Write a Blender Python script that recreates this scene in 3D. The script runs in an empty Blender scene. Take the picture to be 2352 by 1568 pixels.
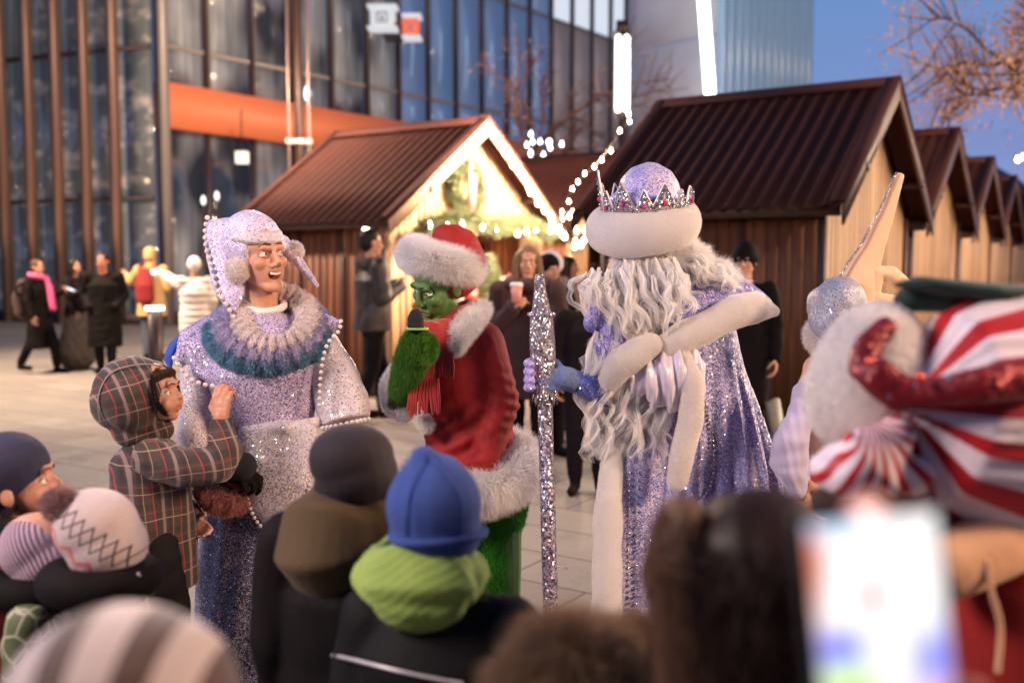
import bpy, math, random
import numpy as np
from mathutils import Vector, Matrix
random.seed(7); RNG = np.random.default_rng(7)
S = bpy.context.scene; COL = S.collection
A = np.array
CAMZ = 1.55; TH = math.atan(0.077); CT, ST = math.cos(TH), math.sin(TH); FP = 2287.0
def P(px, py, Y):
    """point seen at photo position (px,py of a 2352x1568 view) standing Y metres away"""
    v = (784 - py) / FP; u = (px - 1176) / FP
    t = Y / (CT + v * ST)
    return A([u * t, Y, CAMZ + t * (-ST + v * CT)])
def unit(v):
    v = np.asarray(v, float); return v / (np.linalg.norm(v) + 1e-12)

# ------------------------------------------------------------------ geometry
def ring_path(pts, ra, rb, side, n=14):
    pts = np.asarray(pts, float); m = len(pts)
    T = np.gradient(pts, axis=0)
    V = []
    for i in range(m):
        t = unit(T[i]); s = np.asarray(side, float)
        s = unit(s - t * s.dot(t)); u = np.cross(t, s)
        a = np.linspace(0, 2 * np.pi, n, endpoint=False)[:, None]
        V.append(pts[i] + ra[i] * np.cos(a) * s + rb[i] * np.sin(a) * u)
    return np.concatenate(V), T
def tube_faces(m, n, caps=True):
    F = []
    for i in range(m - 1):
        for j in range(n):
            k = (j + 1) % n
            F.append((i * n + j, i * n + k, (i + 1) * n + k)); F.append((i * n + j, (i + 1) * n + k, (i + 1) * n + j))
    if caps:
        for j in range(1, n - 1):
            F.append((0, j + 1, j)); b = (m - 1) * n; F.append((b, b + j, b + j + 1))
    return np.array(F, int).reshape(-1, 3)
def loft(pts, ra, rb=None, side=(1, 0, 0), n=14, round_=True, caps=True):
    pts = [np.asarray(p, float) for p in pts]
    ra = list(np.broadcast_to(ra, len(pts))); rb = list(ra if rb is None else np.broadcast_to(rb, len(pts)))
    if round_:
        t0 = unit(pts[1] - pts[0]); t1 = unit(pts[-1] - pts[-2])
        P0, A0, B0, P1, A1, B1 = [], [], [], [], [], []
        for a in (80, 50, 25):
            c, s = math.cos(math.radians(a)), math.sin(math.radians(a))
            r = min(ra[0], rb[0]); P0.append(pts[0] - t0 * r * s); A0.append(ra[0] * c); B0.append(rb[0] * c)
            r = min(ra[-1], rb[-1]); P1.insert(0, pts[-1] + t1 * r * s); A1.insert(0, ra[-1] * c); B1.insert(0, rb[-1] * c)
        pts = P0 + pts + P1; ra = A0 + ra + A1; rb = B0 + rb + B1
    V, _ = ring_path(pts, ra, rb, side, n)
    return V, tube_faces(len(pts), n, caps)
def sidefor(d):
    d = unit(d); return (1, 0, 0) if abs(d[0]) < .8 else (0, 1, 0)
def rc(p0, r0, p1, r1, n=12):
    p0 = np.asarray(p0, float); p1 = np.asarray(p1, float)
    return loft([p0, p1], [r0, r1], side=sidefor(p1 - p0), n=n)
def chain(pts, rs, n=12):
    return [rc(pts[i], rs[i], pts[i + 1], rs[i + 1], n) for i in range(len(pts) - 1)]
def smooth_path(pts, k=8):
    pts = [np.asarray(p, float) for p in pts]; Q = [2 * pts[0] - pts[1]] + pts + [2 * pts[-1] - pts[-2]]
    out = []
    for i in range(1, len(Q) - 2):
        a, b, c, d = Q[i - 1:i + 3]
        for t in np.linspace(0, 1, k, endpoint=False):
            out.append(.5 * ((2 * b) + (c - a) * t + (2 * a - 5 * b + 4 * c - d) * t * t + (-a + 3 * b - 3 * c + d) * t ** 3))
    out.append(pts[-1]); return out
def sloft(pts, ra, rb=None, side=(1, 0, 0), n=20, k=6, **kw):
    """loft through smoothed path with interpolated radii"""
    Q = smooth_path(pts, k); m = len(pts)
    x = np.linspace(0, m - 1, len(Q))
    ra = np.interp(x, range(m), np.broadcast_to(ra, m)); rb = ra if rb is None else np.interp(x, range(m), np.broadcast_to(rb, m))
    return loft(Q, ra, rb, side, n, **kw)
def rotm(rx=0, ry=0, rz=0):
    from mathutils import Euler
    return np.array(Euler((math.radians(rx), math.radians(ry), math.radians(rz))).to_matrix())
def ell(c, r, R=None, nu=20, nv=12):
    r = np.broadcast_to(r, 3); V = [(0, 0, 1)]
    for i in range(1, nv):
        p = math.pi * i / nv
        for j in range(nu):
            q = 2 * math.pi * j / nu; V.append((math.sin(p) * math.cos(q), math.sin(p) * math.sin(q), math.cos(p)))
    V.append((0, 0, -1)); V = A(V) * r
    if R is not None: V = V @ R.T
    F = []
    for j in range(nu):
        F.append((0, 1 + j, 1 + (j + 1) % nu)); b = 1 + (nv - 2) * nu; F.append((len(V) - 1, b + (j + 1) % nu, b + j))
    for i in range(nv - 2):
        for j in range(nu):
            a, b_ = 1 + i * nu + j, 1 + i * nu + (j + 1) % nu
            F.append((a, a + nu, b_ + nu)); F.append((a, b_ + nu, b_))
    return V + np.asarray(c, float), A(F)
def torus(c, R0, r0, normal=(0, 0, 1), n=48, m=14, a0=0, a1=2 * math.pi, sx=1, sy=1, xdir=None, rfun=None, mfun=None):
    nrm = unit(normal); x = unit(np.cross(nrm, (0, 1, .01)) if xdir is None else A(xdir, float) - nrm * np.dot(xdir, nrm)); y = np.cross(nrm, x)
    full = abs(a1 - a0 - 2 * math.pi) < 1e-6
    th = np.linspace(a0, a1, n, endpoint=not full)
    V = []
    for t in th:
        d = x * math.cos(t) * sx + y * math.sin(t) * sy
        rr = r0 if rfun is None else r0 * rfun(t)
        RR = R0 if mfun is None else R0 * mfun(t)
        ph = np.linspace(0, 2 * np.pi, m, endpoint=False)[:, None]
        V.append(c + d * RR + rr * (np.cos(ph) * unit(d) + np.sin(ph) * nrm))
    V = np.concatenate(V); F = []
    L = n if full else n - 1
    for i in range(L):
        for j in range(m):
            a, b = i * m + j, i * m + (j + 1) % m; c2, d2 = ((i + 1) % n) * m + j, ((i + 1) % n) * m + (j + 1) % m
            F.append((a, c2, d2)); F.append((a, d2, b))
    if not full:
        for j in range(1, m - 1):
            F.append((0, j, j + 1)); b = (n - 1) * m; F.append((b, b + j + 1, b + j))
    return V, A(F)
def box(c, d, R=None):
    """c centre, d full dims"""
    V = A([(x, y, z) for x in (-.5, .5) for y in (-.5, .5) for z in (-.5, .5)]) * A(d)
    if R is not None: V = V @ np.asarray(R).T
    Q = [(0, 1, 3, 2), (4, 6, 7, 5), (0, 4, 5, 1), (2, 3, 7, 6), (0, 2, 6, 4), (1, 5, 7, 3)]
    return V + np.asarray(c, float), A([t for q in Q for t in ((q[0], q[1], q[2]), (q[0], q[2], q[3]))])
def prism(poly, v):
    """poly (n,3) planar convex, extruded along v"""
    p = np.asarray(poly, float); n = len(p); V = np.concatenate([p, p + v]); F = []
    for j in range(1, n - 1): F.append((0, j + 1, j)); F.append((n, n + j, n + j + 1))
    for j in range(n):
        k = (j + 1) % n; F.append((j, k, n + k)); F.append((j, n + k, n + j))
    return V, A(F)
def join(parts):
    V, F, o = [], [], 0
    for v, f in parts: V.append(v); F.append(f + o); o += len(v)
    return np.concatenate(V), np.concatenate(F)
def fnormals(V, F):
    n = np.cross(V[F[:, 1]] - V[F[:, 0]], V[F[:, 2]] - V[F[:, 0]]); return n
def vnormals(V, F):
    n = fnormals(V, F); N = np.zeros_like(V)
    for k in range(3): np.add.at(N, F[:, k], n)
    return N / (np.linalg.norm(N, axis=1)[:, None] + 1e-12)
def mkmesh(name, V, F, smooth=True):
    me = bpy.data.meshes.new(name); V = np.ascontiguousarray(V, dtype=np.float32); F = np.ascontiguousarray(F, dtype=np.int32)
    me.vertices.add(len(V)); me.vertices.foreach_set('co', V.ravel())
    me.loops.add(F.size); me.loops.foreach_set('vertex_index', F.ravel())
    me.polygons.add(len(F)); me.polygons.foreach_set('loop_start', np.arange(0, F.size, 3, dtype=np.int32))
    if smooth: me.polygons.foreach_set('use_smooth', np.ones(len(F), dtype=bool))
    me.update(calc_edges=True); me.validate()
    return me
def blob(parts, voxel=.01, smooth=4, fac=.5):
    """union of overlapping closed shapes as ONE continuous surface"""
    V, F = join(parts); me = mkmesh('tmp', V, F); o = bpy.data.objects.new('tmp', me); COL.objects.link(o)
    m = o.modifiers.new('r', 'REMESH'); m.mode = 'VOXEL'; m.voxel_size = voxel
    if smooth:
        s = o.modifiers.new('s', 'SMOOTH'); s.factor = fac; s.iterations = smooth
    dg = bpy.context.evaluated_depsgraph_get(); dg.update(); ev = o.evaluated_get(dg); m2 = ev.to_mesh()
    m2.calc_loop_triangles()
    n = len(m2.vertices); V = np.empty(n * 3, np.float32); m2.vertices.foreach_get('co', V)
    F = np.empty(len(m2.loop_triangles) * 3, np.int32); m2.loop_triangles.foreach_get('vertices', F)
    ev.to_mesh_clear(); bpy.data.objects.remove(o); bpy.data.meshes.remove(me)
    return V.reshape(-1, 3).astype(float), F.reshape(-1, 3).astype(int)
def pn(V, scale, seed=0):
    """cheap smooth pseudo noise in about -1..1"""
    r = np.random.default_rng(seed); out = 0
    X = V * scale
    for k in range(4):
        d = r.normal(size=(3, 3)); ph = r.uniform(0, 6.28, 3)
        out = out + np.sin(X @ d[0] * (1 + .6 * k) + 1.3 * np.sin(X @ d[1] * .8 + ph[0]) + ph[1]) / (1 + .6 * k)
    return out / 2.2
def wrinkle(V, F, amp, scale, seed=0, stretch=(1, 1, 1)):
    N = vnormals(V, F); return V + N * (amp * pn(V * A(stretch), scale, seed))[:, None], F
def fur(VF, n, length=.02, width=.0012, comb=(0, 0, -1), cw=.5, rnd=.35, seed=1, mask=None, keep=True, clump=0.0):
    V, F = VF; r = np.random.default_rng(seed)
    fn = fnormals(V, F); ar = np.linalg.norm(fn, axis=1)
    if mask is not None: ar = ar * mask(V[F].mean(1))
    idx = r.choice(len(F), n, p=ar / ar.sum()); u = r.uniform(size=(n, 2)); fl = u.sum(1) > 1; u[fl] = 1 - u[fl]
    T = V[F[idx]]; p = T[:, 0] + u[:, :1] * (T[:, 1] - T[:, 0]) + u[:, 1:] * (T[:, 2] - T[:, 0])
    N = fn[idx] / (np.linalg.norm(fn[idx], axis=1)[:, None] + 1e-12)
    c = comb(p) if callable(comb) else A(comb, float)
    d = N + c * cw + r.normal(size=(n, 3)) * rnd
    if clump: d = d + clump * np.stack([pn(p, 38, 5), pn(p, 38, 6), pn(p, 38, 8)], 1)
    d /= np.linalg.norm(d, axis=1)[:, None]
    L = (length * r.uniform(.5, 1.15, n))[:, None]
    s = np.cross(d, r.normal(size=(n, 3))); s /= np.linalg.norm(s, axis=1)[:, None] + 1e-9; s *= width
    mid = p + d * L * .5; d2 = d + c * cw * .6 + r.normal(size=(n, 3)) * .2; tip = mid + d2 / np.linalg.norm(d2, axis=1)[:, None] * L * .5
    W = np.stack([p - s, p + s, mid - s * .6, mid + s * .6, tip], 1).reshape(-1, 3)
    b = (np.arange(n) * 5)[:, None]
    FF = np.concatenate([b + A([[0, 1, 3]]), b + A([[0, 3, 2]]), b + A([[2, 3, 4]])])
    return join([(V, F), (W, FF)]) if keep else (W, FF)
def strands(paths, r0=.0015, r1=.0006):
    """paths: list of (m,3) arrays -> thin flat fibres"""
    out = []; rg = np.random.default_rng(5)
    for q in paths:
        m = len(q); T = np.gradient(q, axis=0); T /= np.linalg.norm(T, axis=1)[:, None] + 1e-9
        s = np.cross(T, rg.normal(size=3)); s /= np.linalg.norm(s, axis=1)[:, None] + 1e-9
        rr = np.linspace(r0, r1, m)[:, None]; R = np.stack([q - rr * s, q + rr * s], 1).reshape(-1, 3)
        i = np.arange(m - 1)[:, None] * 2; out.append((R, np.concatenate([i + A([[0, 1, 3]]), i + A([[0, 3, 2]])])))
    return join(out)
def lock(path, rad, ns, waves, amp, seed, k=10, r=.0014, flare=1.0):
    """a wavy lock of hair made of ns strands round a path"""
    rg = np.random.default_rng(seed); Q = A(smooth_path(path, k)); m = len(Q); t = np.linspace(0, 1, m)
    T = np.gradient(Q, axis=0); T /= np.linalg.norm(T, axis=1)[:, None]
    s = np.cross(T, unit(rg.normal(size=3))); s /= np.linalg.norm(s, axis=1)[:, None] + 1e-9; u = np.cross(T, s)
    ph = rg.uniform(0, 6.28); env = np.sin(np.pi * np.clip(t * .9 + .08, 0, 1)) ** .6
    amp = amp * (.55 + .6 * t)
    C = Q + (amp * np.minimum(1, t * 3) * np.cos(waves * 2 * np.pi * t ** 1.25 + ph))[:, None] * s + (amp * np.minimum(1, t * 3) * np.sin(waves * 2 * np.pi * t ** 1.25 + ph))[:, None] * u
    out = []
    for i in range(ns):
        a = rg.uniform(0, 6.28); q = rad * math.sqrt(rg.uniform())
        jig = rg.normal(size=2) * .15; p2 = rg.uniform(0, 6.28)
        o = (q * (env * flare))[:, None] * (math.cos(a) * s + math.sin(a) * u) + (rad * .25 * np.sin(t * 9 + p2))[:, None] * (s * jig[0] * 4 + u * jig[1] * 4) * t[:, None]
        e = int(m * rg.uniform(.8, 1)); out.append((C + o)[:e])
    return out
# ------------------------------------------------------------------ objects
def obj(name, VF, mat, parent=None, smooth=True, col=None):
    V, F = VF
    o = bpy.data.objects.new(name, mkmesh(name, V, F, smooth)); COL.objects.link(o)
    if mat is not None: o.data.materials.append(mat)
    if parent is not None: setpar(o, parent)
    if col is not None:
        at = o.data.color_attributes.new('tint', 'FLOAT_COLOR', 'POINT')
        c4 = np.ones((len(V), 4), np.float32); c4[:, :3] = col; at.data.foreach_set('color', c4.ravel())
    return o
def setpar(o, p):
    o.parent = p; o.matrix_parent_inverse = Matrix.Translation(-Vector(p.location)) if p.rotation_euler.z == 0 else p.matrix_basis.inverted()
def snap(VF, px, py, off=.003, rad=9):
    """front-most surface point of a shape near a photo position, lifted off by `off`"""
    V = VF[0]; Y = V[:, 1]; d = V - A([0, 0, CAMZ]); dep = d[:, 1] * CT - d[:, 2] * ST; up = d[:, 1] * ST + d[:, 2] * CT
    x = 1176 + FP * d[:, 0] / dep; y = 784 - FP * up / dep; q = (x - px) ** 2 + (y - py) ** 2
    m = q < rad ** 2
    if not m.any(): return V[q.argmin()] - A([0, off, 0])
    return P(px, py, Y[m].min() - off)
def tag(o, label=None, cat=None, group=None, kind=None):
    if label: o['label'] = label
    if cat: o['category'] = cat
    if group: o['group'] = group
    if kind: o['kind'] = kind
    return o
def thing(name, loc, label, cat, group=None):
    o = bpy.data.objects.new(name, None); COL.objects.link(o); o.location = Vector([float(x) for x in loc]); o.empty_display_size = .1
    return tag(o, label, cat, group)
def copytree(r, loc=None, rotz=None, label=None, group=None):
    c = r.copy(); COL.objects.link(c)
    if loc is not None: c.location = Vector([float(x) for x in loc])
    if rotz is not None: c.rotation_euler.z = rotz
    for ch in list(r.children):
        d = ch.copy(); COL.objects.link(d); d.parent = c
        for g in list(ch.children):
            e = g.copy(); COL.objects.link(e); e.parent = d
    if label: c['label'] = label
    if group: c['group'] = group
    return c

# ------------------------------------------------------------------ materials
class NT:
    def __init__(s, name):
        s.m = bpy.data.materials.new(name); s.m.use_nodes = True; s.t = s.m.node_tree; s.t.nodes.clear()
        s.out = s.t.nodes.new('ShaderNodeOutputMaterial'); s.co = s.t.nodes.new('ShaderNodeTexCoord').outputs['Object']
    def n(s, typ, ins=None, **props):
        x = s.t.nodes.new('ShaderNode' + typ)
        for k, v in props.items(): setattr(x, k, v)
        for k, v in (ins or {}).items(): s.set(x.inputs[k], v)
        return x
    def set(s, sock, v):
        if isinstance(v, bpy.types.NodeSocket): s.t.links.new(v, sock)
        elif isinstance(v, bpy.types.Node): s.t.links.new(v.outputs[0], sock)
        elif isinstance(v, (tuple, list)) and len(v) == 3 and sock.type == 'RGBA': sock.default_value = (*v, 1)
        else: sock.default_value = v
    def math(s, op, a, b=0, c=None, clamp=False):
        x = s.t.nodes.new('ShaderNodeMath'); x.operation = op; x.use_clamp = clamp; s.set(x.inputs[0], a); s.set(x.inputs[1], b)
        if c is not None: s.set(x.inputs[2], c)
        return x.outputs[0]
    def mix(s, f, a, b, mode='MIX'):
        x = s.t.nodes.new('ShaderNodeMix'); x.data_type = 'RGBA'; x.blend_type = mode
        s.set(x.inputs[0], f); s.set(x.inputs[6], a); s.set(x.inputs[7], b); return x.outputs[2]
    def noise(s, scale, detail=3, vec=None, rough=.55): 
        return s.n('TexNoise', {'Scale': scale, 'Detail': detail, 'Roughness': rough, 'Vector': vec if vec is not None else s.co})
    def vor(s, scale, vec=None, feature='F1', rnd=1.0):
        x = s.n('TexVoronoi', {'Scale': scale, 'Vector': vec if vec is not None else s.co}, feature=feature)
        x.inputs['Randomness'].default_value = rnd; return x
    def ramp(s, f, stops, interp='LINEAR'):
        x = s.n('ValToRGB'); s.set(x.inputs[0], f); e = x.color_ramp; e.interpolation = interp
        while len(e.elements) < len(stops): e.elements.new(.5)
        for el, (p, c) in zip(e.elements, stops): el.position = p; el.color = (*c, 1) if len(c) == 3 else c
        return x.outputs[0]
    def map(s, scale=(1, 1, 1), rot=(0, 0, 0), vec=None, loc=(0, 0, 0)):
        return s.n('Mapping', {'Vector': vec if vec is not None else s.co, 'Scale': scale, 'Rotation': [math.radians(a) for a in rot], 'Location': loc}).outputs[0]
    def sep(s, vec=None): return s.n('SeparateXYZ', {'Vector': vec if vec is not None else s.co}).outputs
    def bump(s, h, strength=.4, dist=.01, normal=None):
        i = {'Height': h, 'Strength': strength, 'Distance': dist}
        if normal is not None: i['Normal'] = normal
        return s.n('Bump', i).outputs[0]
    def bsdf(s, **k):
        b = s.n('BsdfPrincipled'); 
        for a, v in k.items():
            s.set(b.inputs[{'col': 'Base Color', 'rough': 'Roughness', 'metal': 'Metallic', 'nrm': 'Normal', 'emit': 'Emission Color', 'es': 'Emission Strength', 'sheen': 'Sheen Weight', 'srough': 'Sheen Roughness', 'stint': 'Sheen Tint', 'spec': 'Specular IOR Level', 'sss': 'Subsurface Weight', 'coat': 'Coat Weight', 'trans': 'Transmission Weight', 'alpha': 'Alpha'}[a]], v)
        s.t.links.new(b.outputs[0], s.out.inputs[0]); return b
def smat(name, col, rough=.6, metal=0, var=.18, vs=6, bump=.25, bs=60, bd=.004, sheen=0, spec=.5, **k):
    t = NT(name); nz = t.noise(vs, 4); c2 = tuple(x * (1 - var) for x in col); c1 = tuple(min(1, x * (1 + var)) for x in col)
    c = t.mix(nz.outputs[0], c2, c1); b = t.noise(bs, 3)
    t.bsdf(col=c, rough=rough, metal=metal, sheen=sheen, spec=spec, nrm=t.bump(b.outputs[0], bump, bd), **k); return t.m
def emat(name, col, st):
    t = NT(name); t.bsdf(col=(.06, .06, .06), emit=col, es=st, rough=.5); return t.m
def sequin(name, cols, scale=170, spark=.12, patch=5, darks=.0, dark=(.05, .05, .2), tilt=.9, metal=.55, big=0, bigcol=(.95, .9, 1), under=None):
    """cloth covered with sequins: cells of mixed colour, each tilted its own way so some catch the lamps"""
    t = NT(name); v = t.vor(scale); r = t.sep(v.outputs['Color'])
    pnz = t.noise(patch, 2).outputs[0]
    f = t.math('ADD', t.math('MULTIPLY', r[0], .55), t.math('MULTIPLY', pnz, .62)); n = len(cols)
    c = t.ramp(f, [(.25 + .6 * i / (n - 1), cc) for i, cc in enumerate(cols)])
    if darks: c = t.mix(t.math('LESS_THAN', r[1], darks), c, dark)
    sp = t.math('GREATER_THAN', r[2], 1 - spark * .55)
    c = t.mix(sp, c, (.95, .90, .96))  # glints put into the colour as white cells
    met = t.math('MULTIPLY', sp, .9) if not metal else t.math('MAXIMUM', t.math('MULTIPLY', sp, .95), metal * .6)
    if big:
        b = t.vor(big); d = t.math('LESS_THAN', b.outputs['Distance'], .20); br = t.sep(b.outputs['Color'])
        d = t.math('MULTIPLY', d, t.math('GREATER_THAN', br[0], .35))
        c = t.mix(d, c, bigcol); met = t.math('MAXIMUM', met, t.math('MULTIPLY', d, .5))
    g = t.n('NewGeometry').outputs['Normal']
    off = t.n('VectorMath', {0: v.outputs['Color'], 1: (.5, .5, .5)}, operation='SUBTRACT').outputs[0]
    sc = t.n('VectorMath', {0: off}, operation='SCALE'); sc.inputs['Scale'].default_value = tilt
    nn = t.n('VectorMath', {0: t.n('VectorMath', {0: g, 1: sc.outputs[0]}, operation='ADD').outputs[0]}, operation='NORMALIZE').outputs[0]
    t.bsdf(col=c, rough=t.math('SUBTRACT', .42, t.math('MULTIPLY', sp, .3)), metal=met, nrm=nn, sheen=.05); return t.m
def thin(t, col, f=.45, rough=.6, spec=.3):
    """thin fibre: part of the light passes through each hair"""
    b = t.bsdf(col=col, rough=rough, spec=spec); tr = t.n('BsdfTranslucent', {'Color': col}); mx = t.n('MixShader', {0: f}); t.t.links.new(b.outputs[0], mx.inputs[1]); t.t.links.new(tr.outputs[0], mx.inputs[2]); t.t.links.new(mx.outputs[0], t.out.inputs[0])
def hairmat(name, c1, c2, vs=40, rough=.45, metal=0, sheen=0, f=.35):
    t = NT(name); n = t.noise(vs, 3); thin(t, t.mix(n.outputs[0], c1, c2), f, rough); return t.m
def skinmat(name, col, sss=.12):
    t = NT(name); a = t.n('Attribute'); a.attribute_name = 'tint'
    n = t.noise(38, 5); c = t.mix(t.ramp(n.outputs[0], [(.35, (0, 0, 0)), (.65, (1, 1, 1))]), tuple(x * y for x, y in zip(col, (1.03, .86, .82))), tuple(min(1, x * 1.06) for x in col))
    c = t.mix(1.0, c, a.outputs['Color'], 'MULTIPLY')
    b = t.noise(260, 2); m = t.bsdf(col=c, rough=.48, sss=sss, nrm=t.bump(b.outputs[0], .15, .001), spec=.4)
    m.inputs['Subsurface Radius'].default_value = (1, .35, .2); m.inputs['Subsurface Scale'].default_value = .012
    return t.m

SKY_STRENGTH = 1.15
W1 = (1, .62, .36); W2 = (1, .72, .48)
LIGHTS = [
 # bare lights without fittings: implied plaza lamps, plus fills added to brighten
 (('SPOT', (6.0, .3, 3.9), 2500, (1, .66, .40)), dict(size=.7, target=(.3, 3.5, 1.2), angle=80, blend=.8)),
 (('POINT', (8.3, 7.4, 4.0), 1500, W2), dict(size=.25)),  # this and the next two added to brighten the right gables
 (('POINT', (11.0, 10.6, 4.2), 2200, W2), dict(size=.25)),
 (('POINT', (14.5, 15.5, 4.2), 2600, W2), dict(size=.25)),
 (('POINT', (-5.5, 4.5, 5.0), 330, (.78, .80, 1)), dict(size=.35)),  # cool fill added from the left
 (('SPOT', (-9.0, 12.0, 7.0), 8500, W2), dict(size=.3, target=(-5.5, 14.0, 0), angle=100, blend=.9)),
 (('SPOT', (-3.0, 17.5, 7.5), 5500, W2), dict(size=.3, target=(-6.5, 27.0, 4.5), angle=120, blend=.9)),  # added to brighten the glass facade
 (('POINT', (-3.2, 13.2, 4.9), 1300, W2), dict(size=.15)),
 (('AREA', (-2.9, .9, 3.1), 190, (1, .80, .72)), dict(size=1.3, target=(.3, 3.3, 1.2))),  # large soft fill added to lift the beard and faces
 # lights standing for the lit huts and strings, then an added ground fill
 (('SPOT', (1.15, 11.75, 3.3), 3000, W2), dict(size=.2, target=(-.35, 12.8, 2.4), angle=110, blend=.8)),
 (('POINT', (1.1, 12.6, 2.7), 380, W1), dict(size=.15)),
 (('POINT', (.75, 11.6, 2.15), 260, W2), dict(size=.12)),
 (('POINT', (-1.3, 13.2, 2.1), 120, W1), dict(size=.1)),
 (('SPOT', (-1.2, 7.6, 5.2), 800, W2), dict(size=.3, target=(-1.2, 6.3, 0), angle=72, blend=.9)),  # added to brighten the paving in the middle distance
]
for i in range(1, 6):
    LIGHTS.append((('SPOT', (-9.0 - .893 * .96 * i * 1.0 - .5, 25.6 + .355 * .96 * i - 1.7, .3), 110, W1), dict(size=.08, target=(-9.0 - .9 * i - .0, 25.6 + .34 * i - .8, 3.0), angle=50, blend=1)))

# ------------------------------------------------------------------ people
def setpar(o, p):
    o.parent = p; o.matrix_parent_inverse = p.matrix_basis.inverted()
def frame(yaw=0, pitch=0, roll=0):
    """head frame: face looks to -Y at yaw 0; yaw>0 turns it to +X; pitch>0 looks up; roll tips to its side"""
    return rotm(0, 0, yaw) @ rotm(-pitch, 0, 0) @ rotm(0, roll, 0)
def head_prims(c, R, s=1.0, nose=1.0, child=False, mouth=True):
    c = np.asarray(c, float); T = lambda p: c + R @ (A(p, float) * s)
    k = 1.0
    out = []
    E = lambda p, r: out.append(ell(T(p), A(r) * s, R))
    C = lambda p, r, q, r2: out.append(rc(T(p), r * s, T(q), r2 * s))
    if child:
        E((0, .012, .035), (.074, .090, .080)); E((0, -.030, -.022), (.062, .056, .068)); E((0, -.050, -.078), (.022, .020, .018))
        for q in (-1, 1):
            E((q * .036, -.058, -.035), (.026, .022, .026)); E((q * .076, .012, -.006), (.009, .018, .028))
        C((0, -.078, .002), .008, (0, -.093, -.022), .0105); C((-.028, -.077, .026), .011, (.028, -.077, .026), .011)
        C((-.014, -.078, -.048), .0065, (.014, -.078, -.048), .0065); C((-.012, -.077, -.058), .0075, (.012, -.077, -.058), .0075)
    else:
        E((0, .015, .045), (.075, .096, .083)); E((0, -.026, -.030), (.060, .060, .082)); E((0, -.064, -.104), (.021, .017, .017))
        for q in (-1, 1):
            C((q * .050, .0, -.052), .016, (q * .016, -.058, -.103), .016)
            E((q * .040, -.058, -.022), (.023, .022, .022)); E((q * .077, .012, -.003), (.009, .018, .031))
            E((q * .011, -.096 * nose, -.035), (.009, .010, .008))
        C((0, -.084, .014), .0085, (0, -.108 * nose, -.026), .0105)
        C((-.034, -.080, .026), .0115, (.034, -.080, .026), .0115)
        if mouth:
            C((-.020, -.082, -.062), .0065, (.020, -.082, -.062), .0065); C((-.016, -.082, -.073), .008, (.016, -.082, -.073), .008)
    return out, T
def face_sculpt(VF, T, R, s, tintc=None, smile=False, child=False, lips=(.85, .55, .5)):
    """eye sockets pushed in, mouth opened, lips and brows tinted; returns VF and per-vertex tint"""
    V, F = VF; V = V.copy(); tint = np.ones_like(V)
    L = (V - T((0, 0, 0))) @ R / s
    ez = -.002 if child else .004; ex = .030; ey = -.078 if child else -.084
    for q in (-1, 1):
        d = np.exp(-(((L[:, 0] - q * ex) / .0135) ** 2 + ((L[:, 2] - ez) / .0085) ** 2 + ((L[:, 1] - ey) / .03) ** 2))
        V += (R @ A([0, 1, 0]))[None] * (d * .013 * s)[:, None]
    mz = -.053 if child else -.067; my = -.080 if child else -.086
    lp = np.exp(-((L[:, 0] / .022) ** 4 + ((L[:, 2] - mz) / .012) ** 4 + ((L[:, 1] - my) / .022) ** 4))
    tint = 1 - lp[:, None] * (1 - A(lips))
    if smile:
        w = L[:, 0] ** 2 * 12
        op = np.exp(-((L[:, 0] / .021) ** 4 + ((L[:, 2] - mz - w + .002) / .0085) ** 4 + ((L[:, 1] - my) / .03) ** 4))
        V += (R @ A([0, 1, 0]))[None] * (op * .020 * s)[:, None]; tint *= 1 - op[:, None] * A([.6, .85, .85])
    else:
        ln = np.exp(-((L[:, 0] / .021) ** 4 + ((L[:, 2] - mz) / .0025) ** 2 + ((L[:, 1] - my) / .03) ** 4))
        V += (R @ A([0, 1, 0]))[None] * (ln * .004 * s)[:, None]; tint *= 1 - ln[:, None] * .45
    return (V, F), tint
def eyes(parent, T, R, s, iris=None, lidmat=None, look=(0, -1, 0), child=False):
    ez = -.002 if child else .004; ey = -.0625 if child else -.0685
    for q in (-1, 1):
        c = T((q * .030, ey, ez)); e = obj('eye', ell(c, .0125 * s), MAT['eyewhite'], parent)
        lid = ell(c + R @ A([0, -.0002, 0]) * s, .0139 * s, R, 24, 20); dl = ((lid[0][lid[1]].mean(1)) - c) @ R / s
        keep = (dl[:, 2] + .35 * dl[:, 1] > .0030 - (.0006 if child else 0)) | (dl[:, 2] + .1 * (-dl[:, 1]) < -.0048)
        l_ = obj('eyelid', (lid[0], lid[1][keep]), lidmat or SK, parent, col=(.92, .86, .84))
        d = unit(R @ unit(look)); obj('iris', ell(c + d * .0073 * s, .0063 * s), iris or MAT['iris'], e)
def brows(parent, T, R, s, mat, child=False, raise_=0):
    for q in (-1, 1):
        z = (.019 if child else .024) + raise_; y = -.086 if child else -.089
        obj('eyebrow', loft([T((q * .012, y - .003, z + .004)), T((q * .030, y + .000, z + .008)), T((q * .047, y + .014, z))], A([.0026, .0034, .0014]) * s, A([.0022, .0022, .0014]) * s, side=R @ A([0, 0, 1])), mat, parent)
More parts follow.
